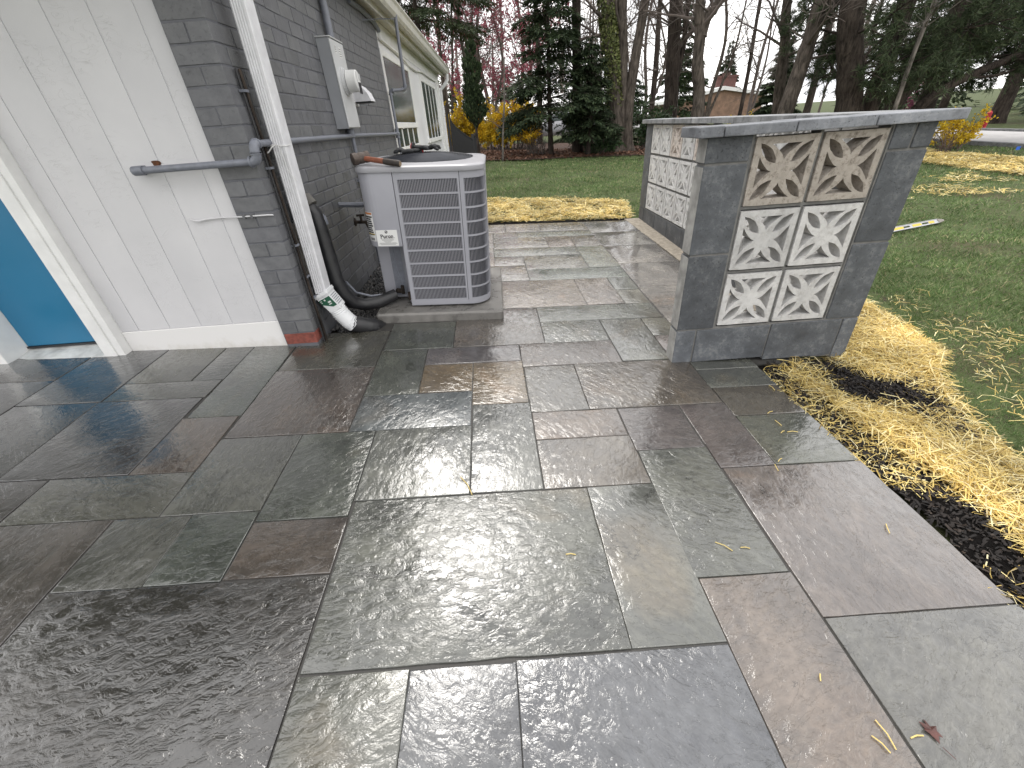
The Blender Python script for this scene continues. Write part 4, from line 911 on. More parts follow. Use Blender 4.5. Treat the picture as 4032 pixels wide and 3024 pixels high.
# top cover with round opening
lid = arc(XL + .09, .084, .09, 180, 270, 6) + arc(XR - RR, RR - .006, RR + .002, -90, 0, 10) + arc(XR - RR, YB - RR, RR + .002, 0, 90, 10) + arc(XL + RR, YB - RR, RR + .002, 90, 180, 10)
CX, CY, CRR = -.04, .425, .335
def lid_mesh():
    bm = bmesh.new(); rings = []
    for d, z in ((-.004, .925), (-.006, .938), (-.003, .952), (.010, .960), (.030, .962)):
        rings.append([bm.verts.new((x, y, z)) for x, y in inset(lid, d)])
    n = len(lid)
    for a, b_ in zip(rings[:-1], rings[1:]):
        for i in range(n): bm.faces.new((a[i], a[(i + 1) % n], b_[(i + 1) % n], b_[i]))
    circ = [bm.verts.new((CX + CRR * math.cos(2 * math.pi * i / 48), CY + CRR * math.sin(2 * math.pi * i / 48), .970)) for i in range(48)]
    E = [bm.edges.get((rings[-1][i], rings[-1][(i + 1) % n])) for i in range(n)] + [bm.edges.new((circ[i], circ[(i + 1) % 48])) for i in range(48)]
    bmesh.ops.triangle_fill(bm, use_beauty=True, edges=E)
    low = [bm.verts.new((v.co.x, v.co.y, .93)) for v in circ]
    for i in range(48): bm.faces.new((circ[i], circ[(i + 1) % 48], low[(i + 1) % 48], low[i]))
    bmesh.ops.recalc_face_normals(bm, faces=bm.faces)
    me = bpy.data.meshes.new('top_cover'); bm.to_mesh(me); bm.free(); me.shade_smooth(); me.set_sharp_from_angle(angle=R_(45)); return me
obj('top_cover', lid_mesh(), M_acl, ac)
mb = MB()
dome = lambda r: .974 + .030 * (1 - (r / CRR) ** 2)
for i in range(25):
    r = .06 + (CRR - .06) * i / 24; k = 40
    mb.tube([(CX + r * math.cos(2 * math.pi * j / k), CY + r * math.sin(2 * math.pi * j / k), dome(r)) for j in range(k + 1)], .0023, 5, False)
for j in range(8):
    a = 2 * math.pi * (j + .3) / 8
    mb.tube([(CX + r * math.cos(a), CY + r * math.sin(a), dome(r) - .004) for r in (.05, .15, .25, CRR + .008)], .0030, 5)
mb.build('fan_guard', M_darkm, ac, smooth=1)
mb = MB(); mb.tube([(CX, CY, .80), (CX, CY, .90)], .06, 14)
for j in range(4):
    a = 2 * math.pi * j / 4; c, s = math.cos(a), math.sin(a)
    mb.add([(CX + r * c - w * s, CY + r * s + w * c, .86 + .12 * w) for r, w in ((.05, -.04), (.31, -.08), (.31, .09), (.05, .05))], [(0, 1, 2, 3)])
mb.build('fan', M_dark, ac)
for x in (-.245, -.215, -.06, -.02, .19, .225):
    MB().tube([(x, -.005, .932), (x, -.010, .932)], .006, 8).build('screw', M_darkm, ac)
for x, z in ((-.232, .567), (-.230, .468), (.222, .44)): MB().tube([(x, .002, z), (x, -.004, z)], .006, 8).build('screw', M_ac, ac)
# maker's plate and data sticker
pl = MB().box(-.394, -.247, -.0022, -.0004, .457, .566).build('name_plate', M_label, ac, bevel=.0008)
def flat_text(body, size, x, z, y, parent, mat, name, offset=0, sx=1):
    me = text_mesh(body, size, name, offset); M = Matrix.Translation((x, y, z)) @ Matrix.Rotation(R_(90), 4, 'X') @ Matrix.Diagonal((sx, 1, 1, 1)); me.transform(M); return obj(name, me, mat, parent)
flat_text('Puron', .034, -.322, .524, -.0027, pl, M_ink, 'lettering', .0006, 1.08)
sr = MB()     # serif feet of the lettering
for x in (-.362, -.3385, -.3225, -.3075, -.2955, -.2835): sr.box(x - .0055, x + .0055, -.0033, -.0024, .5105, .5128)
sr.box(-.369, -.3600, -.0033, -.0024, .5345, .5365); sr.build('lettering', M_ink, pl)
flat_text('.', .03, -.270, .521, -.0027, pl, M_ink, 'lettering')
gb = MB(); gb.add([(-.322 + .010 * math.cos(a), -.0026, .5535 + .010 * math.sin(a)) for a in [i * math.pi / 8 for i in range(16)]], [tuple(range(16))]); gb.build('globe_emblem', M_ink, pl)
MB().add([(-.325, -.0031, .560), (-.319, -.0031, .558), (-.322, -.0031, .551), (-.327, -.0031, .554)], [(0, 1, 2, 3)]).add([(-.318, -.0031, .553), (-.3145, -.0031, .5525), (-.3165, -.0031, .547), (-.3195, -.0031, .5475)], [(0, 1, 2, 3)]).build('globe_emblem', M_label, pl)
M_fine = simple('grey_ink', (.22, .22, .22), .6, .1, 9, 0)
for i, (w, z) in enumerate(((.045, .502), (.040, .496), (.030, .490), (.020, .484), (.058, .478), (.064, .4725), (.052, .467))):
    MB().box(-.320 - w, -.320 + w, -.0026, -.0023, z, z + .0022).build('fine_print', M_fine, pl)
def curved_plate(z0, z1, mat, name, off, a0=196, a1=228, k=5):
    pts = arc(XL + .11, .11, .11 + off, a0, a1, k); mb = MB(); mb.add([(x, y, z) for z in (z0, z1) for x, y in pts], [(i, i + 1, k + 2 + i, k + 1 + i) for i in range(k)]); return mb.build(name, mat, ac)
curved_plate(.488, .682, M_label, 'data_sticker', .0012, 205, 247)
curved_plate(.666, .679, M_orange, 'sticker_heading', .0018, 207, 245)
for i in range(9):
    z = .650 - i * .0145
    curved_plate(z - .004, z + .006, M_ink, 'sticker_print', .0018, 207, 244 - (i * 7) % 9)
curved_plate(.536, .540, M_yellow, 'sticker_print', .0024, 207, 245)
curved_plate(.494, .512, M_fine, 'sticker_print', .0018, 215, 240)

# hammer lying on the top cover
hm = root('club_hammer', AC_M, 'club hammer with worn red brown handle lying on the air conditioner', 'hammer')
h0, h1 = Vector((-.405, .065, 1.004)), Vector((-.150, -.022, .974)); hd = (h1 - h0).normalized()
cpts = [h0.lerp(h1, t) for t in (0, .12, .3, .5, .58)]
MB().tube(cpts, [.014, .0155, .0165, .0170, .0170], 12).build('handle', M_hickory, hm, smooth=1)
g2 = [h0.lerp(h1, t) for t in (.57, .65, .78, .9, .97, 1.0)]
MB().tube(g2, [.0175, .0195, .0190, .0200, .0205, .0175], 12).build('grip', M_grime, hm, smooth=1)
MB().tube([h1 - hd * .001, h1 + hd * .0015], [.0165, .0160], 12).build('grip_end', simple('worn_wood_end', (.20, .15, .10), .8, .4, 60, .4, 90, .002), hm)
ha = Vector((.80, .58, .10)).normalized(); hc = h0 - hd * .012
sec = [(-.060, .0), (-.0595, .030), (-.057, .0355), (-.030, .0365), (-.022, .031), (-.012, .0335), (.012, .0335), (.022, .031), (.030, .0345), (.052, .0345), (.0545, .030), (.055, 0)]
MB().tube([hc + ha * t for t, r in sec], [max(r, .0005) for t, r in sec], 16).build('head', M_hammer, hm, smooth=45)
# gloves on the fan guard
def glove(M, seed, lab, flipx):
    r = random.Random(seed); g = root('work_glove', M, lab, 'glove', 'work gloves on the air conditioner'); s = -1 if flipx else 1
    mb = MB()
    bm = bmesh.new()
    def blob(c, rx, ry, rz):
        mm = Matrix.Translation(c) @ Matrix.Diagonal((rx, ry, rz, 1)); bmesh.ops.create_icosphere(bm, subdivisions=2, radius=1, matrix=mm)
    blob((0, 0, .012), .062, .045, .016); blob((-.05, 0, .013), .045, .040, .015)
    me = bpy.data.meshes.new('palm'); bm.to_mesh(me); bm.free(); me.shade_smooth(); obj('palm', me, M_glovefab, g)
    for i, (y, L) in enumerate(((-.036, .060), (-.013, .078), (.011, .072), (.033, .055))):
        b_ = r.uniform(-.02, .02); z2 = r.uniform(.010, .026)
        MB().tube([(.035, y * .9, .013), (.065, y * 1.05, .018 + z2 * .5), (.035 + L * .85, y * 1.15 + b_, z2), (.035 + L, y * 1.2 + b_ * 1.3, .010)], [.012, .0125, .0115, .006], 8).build('finger', M_glovefab, g, smooth=1)
    MB().tube([(-.02, s * .035, .012), (.01, s * .058, .018), (.035, s * .070, .016), (.05, s * .072, .010)], [.014, .0135, .012, .006], 8).build('thumb', M_glovefab, g, smooth=1)
    MB().tube([(-.085, 0, .012), (-.098, 0, .012)], [.030, .031], 12).build('cuff', M_glovefab, g, smooth=1)
    ring = [(-.099 + .002 * math.cos(a * 3), .031 * math.cos(a), .012 + .026 * math.sin(a)) for a in [i * 2 * math.pi / 16 for i in range(17)]]
    MB().tube(ring, .003, 6, False).build('red_hem', M_red, g, smooth=1)
    return g
glove(AC_M @ Matrix.Translation((-.165, .45, 1.000)) @ Matrix.Rotation(R_(186), 4, 'Z') @ Matrix.Rotation(R_(3), 4, 'Y'), 1, 'black work glove lying flat on the air conditioner fan guard', False)
glove(AC_M @ Matrix.Translation((-.05, .47, 1.018)) @ Matrix.Rotation(R_(-12), 4, 'Z') @ Matrix.Rotation(R_(4), 4, 'Y'), 2, 'black work glove with red hem draped over the other glove', True)

# ================================================================== SCREEN WALL
sw = tag(empty('screen_wall', (1.0, 2.21, .01)), 'L-shaped garden wall of grey concrete blocks and white pierced screen blocks', 'wall')
SO = Vector((1.0, 2.21, .01))
def spart(mb, name, mat, color=None, parent=None, **kw):
    mb.v = [(x - SO.x, y - SO.y, z - SO.z) for x, y, z in mb.v]; o = mb.build(name, mat, parent or sw, **kw)
    if color is not None: o.color = (color[0], color[1], color[2], 1) if hasattr(color, '__len__') else (color, color, color * 1.0, 1)
    return o
def screen_block_mesh():
    S = .151; bm = bmesh.new(); E = []
    def loop(pts):
        vs = [bm.verts.new((x * S, 0, y * S)) for x, y in pts]; E.extend(bm.edges.new((vs[i], vs[(i + 1) % len(vs)])) for i in range(len(vs)))
    r = random.Random(2); j = lambda: r.uniform(-.008, .008)
    sq = []
    for a, b_ in (((-1, -1), (1, -1)), ((1, -1), (1, 1)), ((1, 1), (-1, 1)), ((-1, 1), (-1, -1))):
        for i in range(4): t = i / 4; sq.append((a[0] + (b_[0] - a[0]) * t + j(), a[1] + (b_[1] - a[1]) * t + j()))
    loop(sq)
    for q in range(4):
        c, s = math.cos(q * math.pi / 2), math.sin(q * math.pi / 2); rot = lambda x, y: (x * c - y * s, x * s + y * c)
        # leaf on the diagonal
        lf = []
        for i in range(9): t = i / 8; lf.append((.34 + .84 * t, .145 * math.sin(math.pi * t) ** .8))
        for i in range(7, 0, -1): t = i / 8; lf.append((.34 + .84 * t, -.145 * math.sin(math.pi * t) ** .8))
        d = math.sqrt(.5); loop([rot((a - b_) * d + j(), (a + b_) * d + j()) for a, b_ in lf])
        # curved triangle against the side
        tr = []
        for i in range(6): t = i / 5; tr.append((-.46 + .46 * t + .11 * math.sin(math.pi * t), .80 - .48 * t - .04 * math.sin(math.pi * t)))
        for i in range(1, 6): t = i / 5; tr.append((.46 * t - .11 * math.sin(math.pi * t), .32 + .48 * t - .04 * math.sin(math.pi * t)))
        loop([rot(a + j(), b_ + j()) for a, b_ in tr])
    bmesh.ops.triangle_fill(bm, use_beauty=True, edges=E)
    ext = bmesh.ops.extrude_face_region(bm, geom=list(bm.faces)); vs = [g for g in ext['geom'] if isinstance(g, bmesh.types.BMVert)]
    for v in vs:
        v.co.y = .095
        # holes narrow towards the back
        if max(abs(v.co.x), abs(v.co.z)) < S * .97: v.co.x *= .985; v.co.z *= .985
    bmesh.ops.recalc_face_normals(bm, faces=bm.faces)
    me = bpy.data.meshes.new('screen_block'); bm.to_mesh(me); bm.free(); me.materials.append(M_screen); return me
SBM = screen_block_mesh()
def screen(x, y, z, rz, col, dirt):
    o = bpy.data.objects.new('screen_block', SBM); COL.objects.link(o); o.parent = sw; o.location = Vector((x, y, z)) - SO
    o.rotation_euler = (0, rnd.choice((0, 1, 2, 3)) * math.pi / 2 if False else 0, rz); o.color = (col[0], col[1], col[2], dirt); return o
rnd = random.Random(44)
def white():
    k = rnd.uniform(.90, 1.05); return (.52 * k, .515 * k, .505 * k)
YN = 2.208
# near wall
spart(B(1.006, 1.222, YN + .006, YN + .096, .0, 1.208).box(1.222, 1.876, YN + .006, YN + .096, .0, .228).box(1.876, 2.076, YN + .006, YN + .096, -.03, 1.208), 'mortar', M_cmortar)
spart(B(1.222, 1.233, YN + .012, YN + .085, .228, 1.208).box(1.5375, 1.5525, YN + .012, YN + .085, .228, 1.208).box(1.866, 1.876, YN + .012, YN + .085, .228, 1.208).box(1.233, 1.5375, YN + .012, YN + .085, .5465, .5575).box(1.5525, 1.866, YN + .012, YN + .085, .5465, .5575)
      .box(1.233, 1.5375, YN + .012, YN + .085, .876, .890).box(1.5525, 1.866, YN + .012, YN + .085, .876, .890), 'mortar', M_cmortar)
BLK = [(1.0, 1.112, .0, .214, 1.25), (1.122, 1.556, .0, .214, .95), (1.566, 1.985, -.02, .218, .92), (1.995, 2.080, -.04, .218, 1.2),
       (1.0, 1.212, .224, .652, .80), (1.0, 1.212, .664, 1.088, .88), (1.0, 1.212, 1.100, 1.207, .78), (1.884, 2.080, .228, .656, .92), (1.884, 2.080, .668, 1.092, .90), (1.884, 1.978, 1.104, 1.207, .9), (1.990, 2.080, 1.104, 1.207, .75)]
for (x0, x1, z0, z1, c) in BLK:
    if x0 == 1.0: spart(B(.9975, .9998, YN + .004, YN + .099, z0 + .004, z1 - .004), 'end_plate', M_endplate)  # thin plate makes the left end face paler than the block front
    t = c * rnd.uniform(.95, 1.05); spart(B(x0, x1, YN + rnd.uniform(-.0015, .0015), YN + .102, z0, z1), 'block', M_cmu, (t * .98, t, t * 1.02), bevel=.004, seg=2)
for ci, x in enumerate((1.385, 1.709)):
    for ri, z in enumerate((.389, .717, 1.044)):
        col = white() if ri < 2 else tuple(c * k for c, k in zip((.36, .325, .285), (1, 1, 1)))
        screen(x, YN + .002, z, 0, col, .38 if ri < 2 else 1.0)
# long wall, face at X = 1.985
XF = 1.985; y0 = 5.975; cols = [y0 - .1575 - .327 * i for i in range(11)]
spart(B(XF + .006, XF + .096, 2.32, 6.214, -.02, .226).box(XF + .006, XF + .096, 5.981, 6.214, .226, 1.208).box(XF + .006, XF + .096, 2.32, cols[-1] - .155, .226, 1.208), 'mortar', M_cmortar)
m2 = MB()
for i, y in enumerate(cols): m2.box(XF + .012, XF + .085, y + .152, y + .175, .226, 1.208)
for z in (.5465, .8755): m2.box(XF + .013, XF + .084, cols[-1] - .15, 5.975, z, z + .013)
spart(m2, 'mortar', M_cmortar)
for (a, b_, z0, z1, c) in ((5.99, 6.22, .235, .668, 1.15), (5.99, 6.22, .680, 1.207, 1.2), (6.03, 6.22, .0, .222, 1.0)):
    spart(B(XF, XF + .102, a, b_, z0, z1), 'block', M_cmu, c, bevel=.004, seg=2)
yb = 6.02
while yb > 2.75:
    a = max(2.33, yb - .445); spart(B(XF + rnd.uniform(-.001, .001), XF + .102, a, yb - .010, -.02, .218), 'block', M_cmu, rnd.uniform(.9, 1.15), bevel=.004, seg=2); yb = a - .0
for zz0, zz1 in ((.232, .65), (.662, 1.09), (1.10, 1.207)): spart(B(XF, XF + .102, 2.335, cols[-1] - .165, zz0, zz1), 'block', M_cmu, .95, bevel=.004)
for y in cols:
    for ri, z in enumerate((.389, .717, 1.044)):
        c = white(); dirt = .2
        if ri == 2 and rnd.random() < .4: c = (.50, .45, .41); dirt = .7
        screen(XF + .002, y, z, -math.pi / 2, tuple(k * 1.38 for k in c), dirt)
# caps
capz = (1.2095, 1.2535)
for (x0, x1, c) in ((.942, 1.050, .75), (1.054, 1.383, .80), (1.389, 1.750, .98), (1.757, 2.172, 1.10)):
    spart(B(x0, x1, 2.168 + rnd.uniform(-.002, .002), 2.402, capz[0], capz[1] + rnd.uniform(-.001, .001)), 'cap_block', M_cap, (c * .97, c * .99, c * 1.05), bevel=.005, seg=2)
spart(B(.95, 2.165, 2.18, 2.39, 1.2115, 1.248).box(1.93, 2.14, 2.40, 6.235, 1.2115, 1.248), 'mortar', M_cmortar)
yj = [6.245, 5.90, 5.48, 5.12, 4.69, 4.25, 3.85, 3.46, 3.06, 2.68, 2.408]
for a, b_ in zip(yj[:-1], yj[1:]):
    c = rnd.uniform(1.0, 1.25); spart(B(1.925, 2.150, b_ + .004, a - .004, capz[0], capz[1] + rnd.uniform(-.001, .001)), 'cap_block', M_cap, (c, c, c), bevel=.005, seg=2)

# ================================================================== SMALL THINGS
# spirit level on the lawn
a, b_ = Vector((4.62, 5.06, 0)), Vector((5.80, 5.56, 0)); d = (b_ - a).normalized(); an = math.atan2(d.y, d.x); c = (a + b_) / 2
lv = root('spirit_level', Matrix.Translation((c.x, c.y, float(gz(c.x, c.y)) + .04)) @ Matrix.Rotation(an, 4, 'Z') @ Matrix.Rotation(R_(2.2), 4, 'Y') @ Matrix.Rotation(R_(-48), 4, 'X') @ Matrix.Diagonal((1, 1, .5, 1)), 'long aluminium spirit level with yellow face lying on the lawn', 'spirit level')
hl = (b_ - a).length / 2
fl = MB().box(-hl, hl - .05, -.012, .012, -.006, .006, Matrix.Translation((0, 0, .062))).box(-hl, hl - .05, -.012, .012, -.006, .006, Matrix.Translation((0, 0, -.056)))
fl.build('rails', M_silver, lv, bevel=.002)
fy = MB(); xs = [-hl + .04, -.18, -.06, .24, .36, hl - .28]
for x0, x1 in ((-hl, -.20), (.0, .20), (.37, .50)): fy.box(x0, x1, -.0075, .0075, -.030, .036)
fy.box(-.06, .22, -.006, .006, -.0495, .0555).box(.36, hl - .22, -.006, .006, -.0495, .0555) if False else None
fy.build('yellow_face', M_yellow, lv)
fs = MB()
for x0, x1 in ((-.20, -.06), (.22, .36)): fs.box(x0, x1, -.0065, .0065, .028, .0555).box(x0, x1, -.0065, .0065, -.0495, -.02)
fs.box(-hl, -.2005, -.0064, .0064, -.0495, .0555).box(-.0595, .2195, -.0064, .0064, -.0495, .0555).box(.3605, hl - .22, -.0064, .0064, -.0495, .0555).box(hl - .2195, hl - .05, -.0065, .0065, -.0495, .0555); fs.build('web', M_silver, lv)
MB().add([(hl - .05, -.012, -.062), (hl - .05, .012, -.062), (hl - .05, .012, .068), (hl - .05, -.012, .068), (hl + .09, -.010, -.03), (hl + .09, .010, -.03), (hl + .09, .010, .02), (hl + .09, -.010, .02)],
         [(0, 3, 2, 1), (4, 5, 6, 7), (0, 1, 5, 4), (1, 2, 6, 5), (2, 3, 7, 6), (3, 0, 4, 7)]).build('end_cap', simple('grey_end_cap', (.22, .20, .18), .6, .2, 20, .2, 80, .002), lv, bevel=.004)

# loose straw stalks on the slabs
STR = [(-.226, 1.264, .115, -62, 'lone curved straw stalk near the joint above the big sparkling slab'), (1.124, 1.291, .040, 80, 'short straw standing across the joint of the pinkish slab'), (1.165, 1.335, .035, 35, 'short straw on the joint of the square green slab'),
       (1.307, 1.59, .045, 100, 'straw bit on the green slab near the soil'), (1.335, 1.518, .05, -5, 'straw bit lying flat on the green edge slab'), (1.288, 1.521, .03, 30, 'tiny straw on the green edge slab'),
       (.715, .92, .060, -40, 'long leg of a bent straw on the green cleft slab'), (.788, .91, .032, -10, 'short pale straw beside the bent straw'), (.163, .917, .035, -5, 'orange straw bit on the big sparkling slab'),
       (.867, .375, .06, -85, 'yellow straw on the grey slab beside the dead leaf'), (.941, .367, .035, 5, 'short thick straw beside the dead leaf'), (.788, .504, .02, 60, 'tiny yellow straw on the long tan slab'),
       (1.352, .962, .045, 65, 'straw bit on the large pinkish slab'), (.841, .357, .04, -60, 'straw across the joint beside the grey slab'), (1.448, 1.893, .05, -85, 'straw bit at the edge of the brown slab'), (1.314, 1.675, .04, 25, 'straw bit on the joint by the soil')]
for (x, y, L, ang, lab) in STR:
    a = R_(ang); dx_, dy_ = math.cos(a) * L / 2, math.sin(a) * L / 2; w = .0017
    pts = [(x - dx_, y - dy_, pz(x - dx_, y - dy_) + .0035), (x - dy_ * .12, y + dx_ * .12, pz(x, y) + .006), (x + dx_, y + dy_, pz(x + dx_, y + dy_) + .0035)]
    tag(MB().tube(pts, w, 5).build('straw_stalk', M_straw), lab, 'straw', 'loose straws on the slabs')
# dead leaf
lf = MB(); lc = Vector((.983, .376, pz(.983, .376))); r = random.Random(3)
pts = [(.8 * a_, .8 * b2) for a_, b2 in [(0, -.032), (.010, -.014), (.022, -.018), (.016, -.002), (.024, .010), (.010, .012), (.006, .032), (-.004, .016), (-.016, .026), (-.012, .008), (-.022, .002), (-.010, -.006)]]
vs = [(lc.x + x, lc.y + y, lc.z + .004 + r.uniform(0, .008)) for x, y in pts]; vs += [(lc.x, lc.y, lc.z + .012)]
lf.add(vs, [(i, (i + 1) % 12, 12) for i in range(12)]); lf.add([(x, y, z - .0015) for x, y, z in vs], [((i + 1) % 12, i, 12) for i in range(12)])
lf.tube([(lc.x, lc.y - .032, lc.z + .006), (lc.x + .012, lc.y - .055, lc.z + .004)], .001, 4)
tag(lf.build('dead_leaf', simple('red_brown_leaf', (.085, .032, .026), .5, .4, 60, .4, 80, .003)), 'small crumpled red brown leaf on the grey corner slab', 'leaf')

# ================================================================== BACKGROUND
def V3(a): return Vector(a)
def rdir(r, spread=1.0): return Vector((r.gauss(0, spread), r.gauss(0, spread), r.gauss(0, spread)))
SIDES = (8, 6, 4, 3, 3)
def limb(mb, r, p, d, L, rad, lvl, maxl, cfg, tips, droop=0.0):
    n = max(3, int(3 + L * (1.6 if lvl < 2 else 1.2))); n = min(n, 9); pts = [p.copy()]; rr = [rad]; d = d.normalized(); cur = p.copy()
    for i in range(n):
        d = (d + rdir(r, cfg.get('wob', .14)) + Vector((0, 0, cfg.get('up', .04) - droop))).normalized(); cur = cur + d * (L / n); pts.append(cur.copy())
        rr.append(max(cfg.get('minr', .004), rad * (1 - .72 * (i + 1) / n)))
    mb.tube(pts, rr, SIDES[min(lvl, 4)], False)
    if lvl >= maxl: tips.append((pts, d)); return
    k = cfg['kids'][min(lvl, len(cfg['kids']) - 1)]
    for j in range(k):
        t = r.uniform(cfg.get('t0', .25), 1.0); i = min(int(t * n), n - 1); f_ = t * n - i; q = pts[i].lerp(pts[i + 1], f_); ax = (pts[i + 1] - pts[i]).normalized()
        sd_ = rdir(r); sd_ = (sd_ - ax * sd_.dot(ax)).normalized(); an = R_(r.uniform(*cfg.get('ang', (28, 60)))); nd = ax * math.cos(an) + sd_ * math.sin(an)
        limb(mb, r, q, nd, L * r.uniform(*cfg.get('ratio', (.38, .62))) * (1.1 - .3 * t), rr[i] * r.uniform(.42, .62), lvl + 1, maxl, cfg, tips, droop)
def smooth_path(pts, k=4):
    pts = [V3(p) for p in pts]; res = []
    for i in range(len(pts) - 1):
        p0, p1, p2, p3 = pts[max(i - 1, 0)], pts[i], pts[i + 1], pts[min(i + 2, len(pts) - 1)]
        for j in range(k):
            t = j / k; res.append(.5 * ((2 * p1) + (p2 - p0) * t + (2 * p0 - 5 * p1 + 4 * p2 - p3) * t * t + (3 * p1 - p0 - 3 * p2 + p3) * t ** 3))
    res.append(pts[-1]); return res
def stem(mb, pts, r0, r1, seed, n=12, flare=1.35):
    r = random.Random(seed); P = smooth_path(pts, 6); rr = []
    for i in range(len(P)):
        t = i / (len(P) - 1); rr.append((r0 + (r1 - r0) * t) * (1 + (flare - 1) * math.exp(-t * 14)) * r.uniform(.95, 1.06))
    mb.tube(P, rr, n, False); return P, rr
def wrap_root(name, base, label, cat, group=None): return tag(empty(name, base), label, cat, group)
def child(mb, name, mat, rt, smooth=1): return rel(mb, name, mat, rt, smooth=smooth)
def np_child(V, Fc, name, mat, rt):
    V = V - np.array(rt.location)[None]; return obj(name, np_mesh(name, V, Fc), mat, rt)
def tip_points(tips, r, n):
    rng = np.random.default_rng(r); P = []; D = []
    A = [(pts[i], pts[i + 1]) for pts, d in tips for i in range(len(pts) - 1)]
    if not A: return np.zeros((0, 3)), np.zeros((0, 3))
    a = np.array([x[0][:] for x in A]); b_ = np.array([x[1][:] for x in A]); i = rng.integers(0, len(A), n); t = rng.uniform(0, 1, n)[:, None]
    return a[i] * (1 - t) + b_[i] * t, unit(b_[i] - a[i])

def bare_tree(name, label, stems, mat, seed, limbs=10, limbL=2.4, zmin=2.4, group='bare trees behind the lawn', maxl=2, buds=None, nb=0, kids=(6, 5, 3), twig=None, bud_size=.05):
    r = random.Random(seed); base = V3(stems[0][0][0]); rt = wrap_root(name, base, label, 'tree', group); tips = []; lm = MB()
    for (pts, r0, r1) in stems:
        mb = MB(); P, rr = stem(mb, pts, r0, r1, seed); child(mb, 'trunk', mat, rt, 60)
        cand = [i for i in range(len(P)) if P[i].z > zmin]
        for j in range(limbs):
            if not cand: break
            i = r.choice(cand); d = rdir(r); d.z = abs(d.z) * .5 + .25; limb(lm, r, P[i], d, limbL * r.uniform(.5, 1.15), min(rr[i] * .5, .07) * r.uniform(.4, 1), 1, 1 + maxl, dict(kids=(0,) + tuple(kids), wob=.17, up=.05), tips)
    child(lm, 'crown', twig or M_twig, rt, 60)
    if buds is not None and tips:
        rng = np.random.default_rng(seed); P, D = tip_points(tips, seed, nb); P = P + rng.normal(0, .04, P.shape)
        V, Fc = diamonds(P, rng.normal(size=P.shape), rng.uniform(.6, 1.4, len(P)) * bud_size, bud_size * .8, rng); np_child(V, Fc, 'blossom', buds, rt)
    return rt
def gb(x, y, dz=-.05): return (x, y, float(gz(x, y)) + dz)

# --- named trunks, left to right
bare_tree('pine_tree', 'straight dark trunk standing behind the hemlock foliage', [([gb(3.16, 18), (3.10, 18, 2), (3.03, 18, 4.5), (3.0, 18, 9)], .185, .12)], M_barkd, 1, 7, 1.7, 2.6, maxl=1)
iv = bare_tree('ivy_tree', 'three-stemmed tree with ivy climbing its left trunk', [([gb(4.62, 18), (4.55, 18, 1.2), (4.34, 18, 2.6), (4.02, 18, 4.4), (3.7, 18, 8)], .25, .17), ([gb(4.95, 18.1), (4.80, 18.1, 1.4), (4.70, 18.1, 3.0), (4.56, 18.1, 4.5), (4.5, 18, 8.5)], .215, .15), ([gb(5.15, 18), (5.0, 18, .9), (5.02, 18, 2.0), (5.14, 18, 3.2), (5.30, 18, 4.5), (5.6, 18, 8)], .20, .14)], M_bark, 2, 6, 2.2, 3.3, maxl=2)
rng = np.random.default_rng(5); n = 3800; t = rng.uniform(0, 1, n) ** .8
zz = 1.5 + t * 4.2; xx = np.interp(zz, [1.2, 2.6, 4.4, 8], [4.55, 4.34, 4.02, 3.7]); a = rng.uniform(0, 6.283, n); rr_ = .235 + rng.uniform(0, .045, n)
k = rng.uniform(0, 1, n) < np.clip((zz - 1.4) / 1.3, .12, 1); P = np.stack([xx + rr_ * np.cos(a), 18 + rr_ * np.sin(a), zz], 1)[k]
D = np.stack([np.cos(a) * .3, np.sin(a) * .3, -np.ones(n)], 1)[k] + rng.normal(0, .5, (k.sum(), 3)); V, Fc = diamonds(P, D, rng.uniform(.05, .11, len(P)), .08, rng); np_child(V, Fc, 'ivy', M_ivy, iv)
bare_tree('pine_tree', 'thick dark red brown trunk behind the far end of the screen wall', [([gb(7.0, 19), (6.93, 19, 1.2), (6.80, 19, 2.8), (6.67, 19, 4.6), (6.5, 19, 9)], .29, .19), ([(6.98, 19, 2.4), (7.12, 19, 3.2), (7.1, 19, 4.2), (7.2, 19, 7)], .10, .07)], M_barkd, 3, 6, 2.4, 3.0, maxl=1)
bare_tree('maple_tree', 'forked brown trunk with a bulge standing left of the neighbour house', [([gb(7.25, 17), (7.18, 17, 1.1), (7.12, 17, 1.75), (6.92, 17, 2.6), (6.86, 17, 3.5), (6.72, 17, 4.2), (6.55, 17, 8)], .225, .13), ([(6.92, 17, 3.3), (7.08, 17, 3.85), (7.30, 17, 4.2), (7.9, 17, 7.5)], .14, .10)], M_bark, 4, 8, 2.2, 3.2)
bare_tree('maple_tree', 'slim wavy brown trunk right of the neighbour house', [([gb(10.75, 18), (10.60, 18, 1.0), (10.40, 18, 2.2), (10.28, 18, 3.1), (10.05, 18, 4.2), (9.9, 18, 8)], .20, .13)], M_bark, 6, 9, 2.3, 2.6)
bare_tree('maple_tree', 'thick leaning brown trunk with a forked limb right of the neighbour house', [([gb(9.52, 16), (9.67, 16, 1.0), (9.84, 16, 2.4), (9.95, 16, 3.8), (10.1, 16, 8)], .27, .17), ([(9.93, 16, 3.15), (10.2, 16, 3.55), (10.5, 15.9, 3.95), (11.2, 15.8, 5.5)], .13, .08)], M_bark, 7, 12, 2.6, 2.3, maxl=2)
bare_tree('maple_tree', 'thin grey sapling leaning over the yellow forsythia', [([gb(.25, 15.8), (.30, 15.8, .9), (.42, 15.8, 1.9), (.5, 15.8, 3)], .035, .02)], M_barkl, 8, 8, .8, 1.0, maxl=1)
